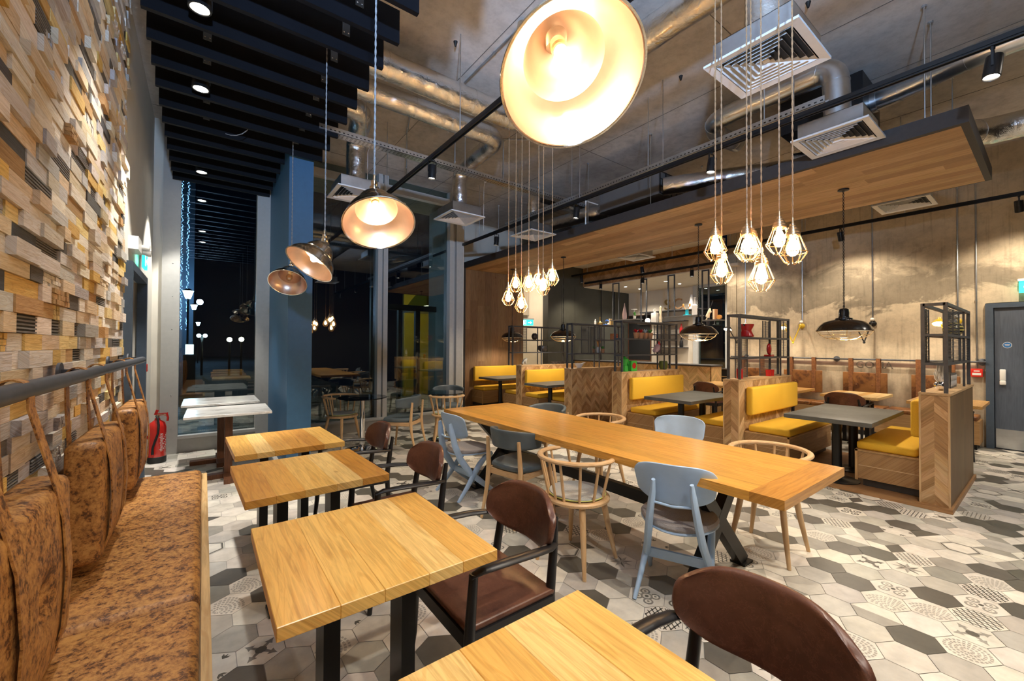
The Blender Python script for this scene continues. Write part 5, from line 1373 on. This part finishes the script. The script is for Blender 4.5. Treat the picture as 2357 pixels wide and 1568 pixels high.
conduit([(3.9, 4.6, CEIL - .015), (3.5, 4.9, CEIL - .015), (3.5, 4.9, 3.8)], 'bent steel conduit behind the big pendant rim')
WC = 'conduits on the concrete wall'
for (y, z, lab) in ((4.12, 1.95, 'steel wall conduit nearest the bar opening'), (3.05, 2.0, 'steel wall conduit ending at the farther yellow wall lamp'), (1.98, 2.0, 'steel wall conduit ending at the black wall lamp'), (.95, 2.0, 'steel wall conduit behind the rack nearest the grey door'), (.755, 1.19, 'steel wall conduit running down to the red call point')):
    conduit([(9.487, y, CEIL - .02), (9.487, y, z)], lab, .0105, WC)
def track(x, y0, y1, z, label, rods=1.3):
    t = thing('lighting_track', label, 'lighting track', (x, (y0 + y1) / 2, z), 0, 'black lighting tracks'); c = (y0 + y1) / 2
    g = G(); g.box(-.019, y0 - c, -.004, .019, y1 - c, .035); g.box(-.019, y0 - c, -.016, -.012, y1 - c, 0); g.box(.012, y0 - c, -.016, .019, y1 - c, 0); g.build('rail', ['black_metal'], t)
    y = y0 + .3
    while y < y1:
        g = G(); g.cyl((0, y - c, .03), (0, y - c, (CEIL if z < 3.7 and x < 8.9 and not (y > 4.4 and x > 7) else 3.86) - z), .005, 6); g.build('hanger_rod', ['galvanised'], t); y += rods
    return t
track(1.98, -2.8, 7.15, 3.55, 'black lighting track running from the big pendant to the window', 2.0)
track(4.17, -2.8, 8.55, 3.52, 'long black lighting track beside the timber raft')
track(8.55, -2.8, 8.5, 3.52, 'black lighting track in front of the concrete wall')
t = track(9.2, 4.5, 8.6, 3.38, 'black lighting track under the chevron fascia of the bar', 9)
TS = 'black track spotlights'
def track_spot(x, y, z, aim, label, power=95, col=WARM, size=R(75)):
    t = thing('track_spotlight', label, 'spotlight', (x, y, z), 0, TS)
    d = (Vector(aim) - Vector((x, y, z - .16))).normalized(); q = d.to_track_quat('-Z', 'Y').to_matrix().to_4x4()
    M = Matrix.Translation((0, 0, -.155)) @ q
    g = G(); g.lathe([(.0001, .075), (.040, .075), (.042, .07), (.044, -.07), (.040, -.075), (.037, -.07), (.037, -.05)], 20, M=M); g.build('body', ['black_metal'], t)
    g = G(); g.box(-.05, -.006, -.16, -.045, .006, -.03); g.box(.045, -.006, -.16, .05, .006, -.03); g.box(-.05, -.006, -.035, .05, .006, -.03); g.cyl((0, 0, -.035), (0, 0, -.012), .012, 8); g.build('yoke', ['black_metal'], t)
    g = G(); g.lathe([(.0001, -.055), (.037, -.055)], 20, M=M, cap=False); g.build('lens', ['lens'], t)
    p = Vector((x, y, z - .155)) + d * .085
    spot_light('track_beam', p, aim, power, col, size, .7, .035)
track_spot(1.98, 4.11, 3.55, (1.9, 4.3, 0), 'black spotlight on the track that leads to the window', 110)
track_spot(1.98, .3, 3.55, (1.6, .9, 0), 'black spotlight on the window track directly above the camera', 110)
for y, lab, aim in ((.25, 'large black spotlight at the upper right corner', (3.6, .6, 0)), (2.14, 'black spotlight left of the right-hand cage lamp cords', (3.7, 2.3, 0)), (4.06, 'black spotlight above the big chevron-sided partition', (3.8, 4.4, 0)), (6.03, 'small black spotlight farthest along the track beside the raft', (3.9, 6.3, 0)), (-1.7, 'unseen black spotlight added as fill on the raft track behind the camera', (3.4, -1.4, 0))):  # last spotlight is out of view, added for fill light
    track_spot(4.17, y, 3.52, aim, lab, 120)
for y, lab in ((2.19, 'black spotlight hanging before the concrete wall, behind the black dome pendant cord'), (.30, 'black spotlight at the right edge of the picture'), (6.1, 'black spotlight in front of the chevron fascia, upper of two in line'), (8.11, 'black spotlight before the dark bar wall'), (4.15, 'black spotlight behind the cage lamps before the concrete wall'), (-1.6, 'unseen black spotlight added as fill on the wall track behind the camera')):  # the one behind the camera is an added, unseen fill
    track_spot(8.55, y, 3.52, (9.5, y - .1, 1.2) if y < 4.3 else (8.82, y - .2, 0.7), lab, 88, WARM, R(125))
for y, lab in ((7.97, 'left spotlight on the track under the chevron fascia'), (6.55, 'middle spotlight on the track under the chevron fascia'), (5.19, 'right spotlight on the track under the chevron fascia')):
    track_spot(9.2, y, 3.38, (9.0, y - .1, 1), lab, 60)
# small ceiling bits
for (x, y, lab) in ((1.99, 3.62, 'tiny black ceiling hook above the foil duct'), (4.27, 2.54, 'tiny black ceiling hook right of the big pendant'), (4.24, 1.31, 'tiny black ceiling hook at the top beside the cage cords')):
    t = tag(G().lathe([(.022, 0), (.008, -.05), (.0001, -.055)], 10).build('ceiling_hook', ['black_rubber']), lab, 'hook', 'black ceiling hooks'); t.location = (x, y, CEIL)
t = thing('ceiling_fitting', 'round bronze fitting on the ceiling left of the big pendant', 'detector', (2.36, 3.0, CEIL - .03))
g = G(); g.lathe([(.05, 0), (.05, -.03), (.03, -.06), (.022, -.13), (.03, -.14), (.0001, -.15)], 18); g.build('body', ['nickel'], t)
for (x, y, z1, lab) in ((1.98, 6.25, 3.5, 'white junction cap with thin flex beside the lit metal pendant'), (4.1, 6.3, 3.6, 'white junction cap with thin flex right of the window post')):
    t = thing('junction_cap', lab, 'junction box', (x, y, CEIL), 0, 'white junction caps')
    g = G(); g.lathe([(.035, 0), (.035, -.03), (.02, -.06), (.0001, -.06)], 12); g.build('cap', ['white_plastic'], t)
    g = G(); g.tube([(0, 0, -.05), (-.03, 0, -.15), (-.03, 0, z1 - CEIL)], .004, 6); g.build('flex', ['white_plastic'], t)
for k, (x, y) in enumerate(((10.1, 7.79), (10.81, 7.8), (10.1, 6.45), (10.8, 6.46), (10.1, 5.1), (10.77, 5.1))):
    lab = '%s downlight in the kitchen ceiling, %s row' % (('left', 'middle', 'right')[k // 2], ('front', 'back')[k % 2])
    t = thing('downlight', lab, 'light', (x, y, 3.279), 0, 'kitchen downlights')
    g = G(); g.lathe([(.055, 0), (.055, -.004), (.042, -.004), (.040, -.001)], 20, cap=False); g.build('bezel', ['white_plastic'], t)
    g = G(); g.lathe([(.0001, -.002), (.042, -.002)], 20, cap=False); g.build('lens', ['lens_cool'], t)
    spot_light('kitchen_beam', (x, y, 3.26), (x + .1, y, 0), 80, NEUT, R(120), .7, .04)
d = bpy.data.lights.new('corridor_lamp', 'POINT'); d.energy = 45; d.color = NEUT; d.shadow_soft_size = .1; o = bpy.data.objects.new('corridor_lamp', d); COL.objects.link(o); o.location = (7.6, 10.6, 3.0)
# ------------------------------------------------------------------ metal pendants
def pendant(c, n, label, lit=True):
    c = Vector(c); n = Vector(n).normalized(); top = c - n * .215
    t = thing('metal_pendant', label, 'pendant lamp', (top.x, top.y, top.z), 0, 'spun metal pendants over the bench tables')
    q = (-n).to_track_quat('Z', 'Y').to_matrix().to_4x4()
    out = [(.030, .012), (.045, .008), (.068, -.008), (.092, -.035), (.108, -.07), (.116, -.095), (.121, -.098), (.121, -.104), (.138, -.116), (.162, -.142), (.180, -.175), (.189, -.205), (.193, -.210), (.196, -.213), (.195, -.218), (.190, -.218), (.187, -.213)]
    inn = [(.188, -.215), (.186, -.208), (.176, -.177), (.158, -.145), (.135, -.120), (.115, -.107), (.104, -.072), (.088, -.038), (.065, -.012), (.03, .004)]
    g = G(); g.lathe(out, 56, 0, M=q, cap=False); o1 = g.build('shade', ['nickel'], t)
    g = G(); g.lathe(inn, 56, 0, M=q, cap=False); g.build('shade_lining', ['shade_lining'], o1)
    g = G(); g.lathe([(.028, -.02), (.034, .01), (.034, .022), (.024, .03), (.026, .036), (.026, .055), (.016, .062), (.018, .066), (.018, .09), (.008, .097), (.008, .125), (.0001, .13)], 24); g.build('lamp_cap', ['nickel'], t)
    g = G(); g.lathe([(.024, -.01), (.024, -.045), (.019, -.05), (.019, -.062)], 20, M=q); g.build('lamp_holder', ['brass'], t)
    g = G(); g.lathe([(.012, -.058), (.016, -.075), (.030, -.105), (.034, -.13), (.029, -.155), (.015, -.172), (.0001, -.176)], 24, M=q, cap=False); g.build('bulb', ['bulb_big' if lit else 'globe_glass'], t)
    L = CEIL - top.z; g = G()
    for ph in (0, PI):
        g.tube([(.0028 * math.cos(k * .9 + ph), .0028 * math.sin(k * .9 + ph), .125 + (L - .15) * k / 150) for k in range(151)], .0034, 6)
    g.build('cord', ['cord_grey'], t)
    g = G(); g.lathe([(.05, L), (.05, L - .012), (.02, L - .03), (.006, L - .03)], 20); g.build('canopy', ['nickel'], t)
pendant((.772, .765, 2.203), (-.17, -.5, -.85), 'large brightly lit metal pendant filling the top centre of the picture')
pendant((.765, 2.237, 2.162), (-.03, -.51, -.86), 'lit metal pendant tilted to the camera, in front of the window')
pendant((.66, 3.55, 2.13), (-.56, -.16, -.81), 'lit metal pendant tipped to the left beside the blue pier')
pendant((.735, 5.10, 2.178), (-.25, -.55, -.797), 'unlit metal pendant, lowest and farthest left', False)

# ------------------------------------------------------------------ cage pendants
def cage():
    t = thing('cage_pendant', None, 'pendant lamp')
    g = G(); g.lathe([(.006, .115), (.007, .085), (.013, .082), (.013, .07), (.022, .064), (.022, .054), (.031, .048), (.031, .034), (.036, .030), (.036, .018), (.028, .012)], 18); g.build('lamp_holder', ['copper_wire'], t)
    g = G(); prof = [(.030, .02), (.034, .010), (.066, -.075), (.0685, -.083), (.040, -.128), (.028, -.135)]
    for k in range(10):
        a = k * PI / 5; nxt = a + PI / 5
        g.tube([(r * math.cos(a), r * math.sin(a), z) for r, z in prof] , .0022, 5)
        if k % 2 == 0:
            am = a + PI / 10; g.tube([(.028 * math.cos(a), .028 * math.sin(a), -.135), (.030 * math.cos(am), .030 * math.sin(am), -.142), (.028 * math.cos(nxt), .028 * math.sin(nxt), -.135)], .0022, 5)
    for r, z in ((.034, .012), (.0685, -.080)): g.tube([(r * math.cos(k * PI / 14), r * math.sin(k * PI / 14), z) for k in range(28)], .0026, 5, closed=True)
    g.build('wire_cage', ['copper_wire'], t)
    g = G(); g.lathe([(.010, .02), (.014, -.005), (.027, -.035), (.032, -.058), (.026, -.082), (.012, -.096), (.0001, -.099)], 16, cap=False); g.build('bulb', ['bulb_small'], t)
    L = CEIL - 2.1; g = G()
    for ph in (0, PI): g.tube([(.0022 * math.cos(k * .9 + ph), .0022 * math.sin(k * .9 + ph), .11 + (3.0) * k / 190) for k in range(191)], .0026, 5)
    g.build('cord', ['cord_copper'], t)
    return t
CG = [(2.65, 1.335, 2.20, 'right-hand cage lamp group, upper lamp of the stacked pair at its left'), (2.66, 1.30, 2.045, 'right-hand cage lamp group, lower lamp of the stacked pair at its left'),
      (2.60, 1.12, 2.155, 'right-hand cage lamp group, left one of the two overlapping middle lamps'), (2.74, 1.155, 2.175, 'right-hand cage lamp group, right one of the two overlapping middle lamps'),
      (2.60, 1.04, 1.965, 'lowest cage lamp of the right-hand group'), (2.72, .99, 2.19, 'right-hand cage lamp group, higher lamp of the pair at its right'), (2.60, .88, 2.10, 'right-hand cage lamp group, lower lamp of the pair at its right'),
      (2.65, 3.60, 2.075, 'left-hand cage lamp group, the leftmost lamp'), (2.65, 3.47, 2.21, 'left-hand cage lamp group, second lamp from the left, hung high'), (2.65, 3.25, 2.19, 'left-hand cage lamp group, middle lamp'),
      (2.72, 3.18, 2.215, 'left-hand cage lamp group, lamp right of the middle one and higher'), (2.60, 2.97, 2.125, 'left-hand cage lamp group, second lamp from the right'), (2.70, 2.95, 2.225, 'left-hand cage lamp group, the rightmost and highest lamp'), (2.65, 3.37, 1.985, 'lowest cage lamp of the left-hand group')]
cp = cage(); cobj = [c for c in cp.children if c.name.startswith('cord')][0]; cme = cobj.data
cobj.scale = (1, 1, 1)
for k, (x, y, z, lab) in enumerate(CG):
    r = cp if k == 0 else dup(cp, (x, y, z), 0, lab, None)
    r.location = (x, y, z); r['label'] = lab; r['group'] = 'copper cage pendants over the long table'
    r.rotation_euler = (0, 0, k * .37)
    for ch in r.children:
        if ch.name.startswith('cord'):
            s = (CEIL - z - .11) / 3.0; ch.scale = (1, 1, s); ch.location = (0, 0, .11 * (1 - s))
            if k % 3 == 1: ch.data = ch.data

# ------------------------------------------------------------------ black dome pendants
def dome():
    t = thing('dome_pendant', None, 'pendant lamp')
    g = G(); g.lathe([(.268, 0), (.272, .006), (.262, .022), (.245, .055), (.19, .105), (.12, .128), (.085, .135), (.082, .150), (.055, .158), (.05, .175), (.052, .21), (.045, .255), (.03, .265), (.0001, .266)], 40, cap=False); sh = g.build('shade', ['black_gloss'], t)
    g = G(); g.lathe([(.262, .002), (.24, .045), (.18, .095), (.11, .118), (.0001, .125)], 40, cap=False); g.build('shade_lining', ['white_paint'], sh)
    g = G()
    P = [(.265, 0), (.235, -.045), (.17, -.085), (.08, -.105), (.0, -.108)]
    for k in range(9): 
        a = k * PI / 4.5; g.tube([(r * math.cos(a), r * math.sin(a), z) for r, z in P], .0022, 5)
    for r, z in ((.235, -.045), (.17, -.085), (.08, -.105), (.268, -.001)): g.tube([(r * math.cos(k * PI / 18), r * math.sin(k * PI / 18), z) for k in range(36)], .0022, 5, closed=True)
    g.build('wire_guard', ['brass'], t)
    g = G(); g.ball((0, 0, .06), .032, n=14); g.build('bulb', ['lens'], t)
    g = G(); H = 3.355 - 1.69
    for ph in (0, PI): g.tube([(.006 * math.cos(k * .8 + ph), .006 * math.sin(k * .8 + ph), .27 + (H - .29) * k / 140) for k in range(141)], .0035, 5)
    g.tube([(.025 * math.cos(k * PI / 6), 0, .285 + .012 * math.sin(k * PI / 6)) for k in range(12)], .004, 5, closed=True)
    g.build('chain_cord', ['black_metal'], t)
    g = G(); g.lathe([(.055, H), (.055, H - .012), (.01, H - .02)], 20); g.build('canopy', ['black_metal'], t)
    return t
plain('black_gloss', (.010, .010, .011), .18, coat=.6)
dp = dome()
for k, (x, y, lab) in enumerate(((6.0, 1.51, 'large black dome pendant with wire guard over the nearest dark booth table'), (6.0, 3.28, 'black dome pendant with wire guard over the booth with the green coffee pot'), (6.0, 6.21, 'black dome pendant partly hidden behind a rack, third along the booths'), (6.0, 7.98, 'black dome pendant over the farthest booth table'))):
    r = dp if k == 0 else dup(dp, (x, y, 1.69), 0, lab)
    r.location = (x, y, 1.69); r['label'] = lab; r['group'] = 'black dome pendants over the booths'
    d = bpy.data.lights.new('dome_glow', 'SPOT'); d.energy = 48; d.color = WARM; d.spot_size = R(150); d.spot_blend = .5; d.shadow_soft_size = .05
    o = bpy.data.objects.new('dome_glow', d); COL.objects.link(o); o.location = (x, y, 1.66)

# ------------------------------------------------------------------ wall lamps
plain('yellow_enamel', (.62, .42, .03), .3); 
def wall_lamp(y, mat, label):
    t = thing('wall_lamp', label, 'wall lamp', (9.5, y, 1.92), 0, 'jointed wall lamps')
    Q = Matrix.Rotation(R(-90), 4, 'Y')
    g = G(); g.lathe([(.05, 0), (.055, .01), (.05, .03), (.02, .05)], 20, M=Q); g.build('wall_plate', [mat], t)
    g = G(); g.ball((-.03, 0, .075), .032); g.build('conduit_cap', ['white_plastic'], t)
    g = G(); g.tube([(-.05, 0, 0), (-.10, .0, -.01), (-.28, .06, -.33)], .011, 8); g.ball((-.28, .06, -.335), .02); g.build('lower_arm', [mat], t)
    g = G(); g.tube([(-.28, .06, -.33), (-.50, .13, -.03)], .010, 8); g.build('upper_arm', [mat], t)
    g = G(); M = Matrix.Translation((-.52, .14, -.06)) @ Matrix.Rotation(R(25), 4, 'Y'); g.lathe([(.085, 0), (.082, .02), (.055, .06), (.025, .075), (.022, .11), (.0001, .115)], 24, M=M, cap=False); h = g.build('shade', [mat], t)
    g = G(); g.lathe([(.08, .004), (.05, .05), (.0001, .06)], 24, M=M, cap=False); g.build('shade_lining', ['white_paint'], h)
    g = G(); g.ball(M @ Vector((0, 0, .02)), .025); g.build('bulb', ['lens'], t)
    spot_light('wall_lamp_beam', (8.95, y + .14, 1.83), (9.3, y + .1, 0), 14, WARM, R(140), .6, .03)
wall_lamp(3.06, 'yellow_enamel', 'yellow jointed wall lamp seen partly through the rack with the red pot')
wall_lamp(1.98, 'black_metal', 'black jointed wall lamp beside the big black dome pendant')
wall_lamp(.955, 'yellow_enamel', 'yellow jointed wall lamp behind the rack nearest the grey door')
wall_lamp(4.12, 'black_metal', 'black jointed wall lamp left of the rack with the red pot')

# ------------------------------------------------------------------ safety things
t = thing('fire_extinguisher', 'red fire extinguisher with black hose standing by the tall window frame', 'fire extinguisher', (-.455, 6.86, 0))
g = G(); g.lathe([(.085, .05), (.09, .06), (.09, .44), (.075, .50), (.03, .535), (.025, .56), (.0001, .56)], 28); b = g.build('cylinder', ['red_paint'], t)
g = G(); g.lathe([(.0001, 0), (.088, 0), (.094, .01), (.094, .075), (.09, .08)], 28); g.build('base_ring', ['black_rubber'], t)
g = G(); g.cyl((0, 0, .55), (0, 0, .60), .02, 12); g.tube([(0, 0, .59), (.06, -.03, .60), (.09, -.05, .59)], .008, 6); g.build('valve', ['brass'], t)
g = G(); g.bar((0, 0, .61), (.10, -.05, .62), .025, .012); g.bar((-.02, .0, .60), (0, 0, .66), .03, .03); g.tube([(.09, -.05, .62), (.105, -.055, .56), (.10, -.05, .52)], .012, 8); g.build('lever', ['red_paint'], t)
g = G(); g.tube([(-.01, -.02, .585), (.01, -.085, .56), (.02, -.105, .48), (.015, -.108, .38), (-.015, -.108, .28), (-.035, -.103, .20), (-.035, -.10, .13)], .012, 8); g.lathe([(.014, 0), (.014, .04)], 8, M=Matrix.Translation((-.035, -.102, .12))); g.build('hose', ['black_rubber'], t)
g = G(); g.box(-.098, -.0, .30, -.08, .02, .34); g.box(-.10, -.03, .32, -.096, .03, .35); g.build('bracket', ['red_paint'], t)
g = G()
A0 = R(-62)
M = Matrix.Translation((.0915 * math.cos(A0), .0915 * math.sin(A0), .26)) @ Matrix.Rotation(A0 + PI / 2, 4, 'Z') @ Matrix.Rotation(R(90), 4, 'X') @ Matrix.Rotation(R(90), 4, 'Z')
put_text(g, 'churchesfire', .046, M, 0, (.8, .75, .7), .001)
for (a, z0, z1, w) in ((-42, .17, .172, .0), (-42, .37, .372, .0)): pass
for k in range(9):
    a = R(-42 + (k % 3) * 9); r = .0915; z = .18 + .02 * k; g.cbox((r * math.cos(a), r * math.sin(a), z), (.012, .0015, .010), a + PI / 2, 0, (.75, .7, .65))
for (za, zb) in ((.165, .37),):
    for a in (R(-49), R(-18)): g.cbox((.0915 * math.cos(a), .0915 * math.sin(a), (za + zb) / 2), (.002, .0015, zb - za), a + PI / 2, 0, (.75, .7, .65))
g.build('label_print', ['toned'], t)
t = thing('call_point', 'small red box with white strip on the left wall by the extinguisher', 'call point', (-.555, 6.35, 1.22), 0, 'red call points')
g = G(); g.rbox((.02, 0, 0), (.04, .09, .09), .006); g.build('housing', ['red_paint'], t)
t = thing('call_point', 'red fire call point with a white strip on the concrete wall by the grey door', 'call point', (9.5, .755, 1.12), 0, 'red call points')
g = G(); g.rbox((-.03, 0, 0), (.058, .125, .125), .006); g.build('housing', ['red_paint'], t)
g = G(); g.box(-.0605, -.045, -.035, -.0595, .045, .0); g.box(-.0605, -.03, .02, -.0595, .03, .035); g.build('face', ['white_plastic'], t)
t = thing('wall_notice', 'two narrow white notices on the left wall above the extinguisher', 'sign', (-.558, 6.45, .8))
for z in (.0, .22):
    g = G(); g.box(0, -.04, z - .08, .003, .04, z + .08); g.build('plate', ['white_plastic'], t)
def run_sign(g, M, w, h, m0, m1):
    """white running figure, door and arrow on green"""
    g.box(-w / 2, -.012, -h / 2, w / 2, .012, h / 2, m0, M=M)
    for s in (-1, 1):
        y = s * .0126
        def b(x0, z0, x1, z1): g.box(x0 * w, min(y, y + s * .001), z0 * h, x1 * w, max(y, y + s * .001), z1 * h, m1, M=M)
        b(-.42, -.38, -.38, .38); b(-.20, -.38, -.16, .38); b(-.42, .32, -.16, .38)
        b(-.34, .12, -.28, .26); b(-.35, -.12, -.28, .1); b(-.37, -.32, -.34, -.1); b(-.29, -.3, -.25, -.1)
        b(.02, -.07, .28, .07); b(.22, -.2, .27, .2); b(.27, -.13, .32, .13); b(.32, -.06, .37, .06)
t = thing('exit_sign', 'green exit sign projecting over the dark door in the white left wall', 'exit sign', (-.50, 5.72, 2.36), R(90), 'green exit signs')
g = G(); run_sign(g, Matrix.Identity(4), .24, .16, 0, 1); g.build('sign_panel', ['exit_green', 'exit_white'], t)
g = G(); g.box(-.13, -.025, .08, .12, .025, .12); g.build('housing', ['white_plastic'], t)
t = thing('emergency_light', 'white twin-spot emergency light above the dark door in the left wall', 'light', (-.56, 5.25, 2.42))
g = G(); g.box(0, -.16, -.05, .07, .16, .07); g.build('housing', ['white_plastic'], t)
for s in (.1, .22):
    g = G(); g.lathe([(.018, 0), (.03, .05), (.03, .07)], 14, M=Matrix.Translation((.06, s, .02 - .3 * (s - .1))) @ Matrix.Rotation(R(95), 4, 'Y')); g.build('spot_head', ['white_plastic'], t)
t = thing('exit_sign', 'small green exit sign in the bright corridor beyond the racks', 'exit sign', (8.13, 10.0, 2.22), R(-38), 'green exit signs')
g = G(); run_sign(g, Matrix.Identity(4), .34, .18, 0, 1); g.build('sign_panel', ['exit_green', 'exit_white'], t)
g = G(); g.box(-.19, -.03, .09, .19, .03, .13); g.cyl((0, 0, .13), (0, 0, 1.64), .006, 6); g.build('housing', ['white_plastic'], t)
t = thing('exit_sign', 'green exit sign above the grey door at the right edge', 'exit sign', (9.40, .17, 2.38), R(90), 'green exit signs')
g = G(); run_sign(g, Matrix.Identity(4), .34, .17, 0, 1); g.build('sign_panel', ['exit_green', 'exit_white'], t)
g = G(); g.box(-.18, -.1, .085, .18, .03, .12); g.build('housing', ['white_plastic'], t)

# ------------------------------------------------------------------ night street outside
def street_lamp(x, y, h, label, m='bulb_street'):
    t = thing('street_lamp', label, 'street lamp', (x, y, -.02), 0, 'street lamps outside')
    g = G(); g.cyl((0, 0, 0), (0, 0, h), .03, 10); g.build('post', ['black_metal'], t)
    g = G(); g.lathe([(.07, h), (.15, h + .26), (.0001, h + .27)], 10); g.build('lantern', [m], t)
    g = G(); g.lathe([(.16, h + .265), (.06, h + .33), (.0001, h + .35)], 10); g.build('cap', ['black_metal'], t)
street_lamp(-.43, 17.5, 3.03, 'nearest lit street lamp seen through the tall window')
street_lamp(-.42, 27.5, 3.32, 'second lit street lamp seen through the tall window')
street_lamp(-.35, 40.5, 2.95, 'third and smallest lit street lamp seen through the tall window')
t = thing('floodlight', 'pair of bright white-blue floodlights low in the street', 'light', (-.06, 24.5, 1.89))
for s in (-.12, .12):
    g = G(); g.ball((s, 0, 0), .09); g.build('lamp', ['bulb_street'], t)
g = G(); g.cyl((0, 0, -1.89), (0, 0, 0), .05, 8); g.bar((-.15, .1, 0), (.15, .1, 0), .05, .05); g.build('stand', ['black_metal'], t)
for (x, y, z, lab) in ((1.0, 24.0, 1.73, 'left warm round light in the street'), (1.48, 24.0, 1.75, 'right warm round light in the street')):
    t = thing('bollard_light', lab, 'light', (x, y, -.02), 0, 'warm street lights'); g = G(); g.ball((0, 0, z), .11); g.build('globe', ['street_warm'], t)
    g = G(); g.cyl((0, 0, 0), (0, 0, z - .13), .05, 8); g.build('post', ['black_metal'], t)
t = thing('street_display', 'small lit advertising panel in the street', 'sign', (-.34, 16.0, -.02))
g = G(); g.box(-.10, -.04, 1.2, .10, .04, 1.50); g.build('screen', ['street_sign'], t)
g = G(); g.box(-.15, -.03, 0, .15, .05, 1.18); g.build('stand', ['black_metal'], t)
g = G()
for k in range(300):
    z = 2.7 + k * .048; x = -1.56 + (.0 if k % 2 else .42) + rnd.uniform(-.08, .08); g.cbox((x, 44.0, z), (.045, .03, .08 * rnd.uniform(.4, 1.4)))
o = g.build('string_lights', [emit('fairy_light', (.35, .6, 1.0), 3.0) or 'fairy_light']); tag(o, 'two vertical strings of tiny blue lights on the pillar outside', 'string lights', None, 'stuff')
g = G(); g.box(-2.6, 44.0, -.1, -.70, 45.5, 20.0); tag(g.build('outside_pillar', [plain('pillar_paint', (.25, .32, .40), .6).name]), 'pale blue pillar outside behind the strings of lights', 'pillar')
d = bpy.data.lights.new('street_glow', 'POINT'); d.energy = 400; d.color = (.35, .6, 1); d.shadow_soft_size = .2; o = bpy.data.objects.new('street_glow', d); COL.objects.link(o); o.location = (-.9, 40.5, 5.5)
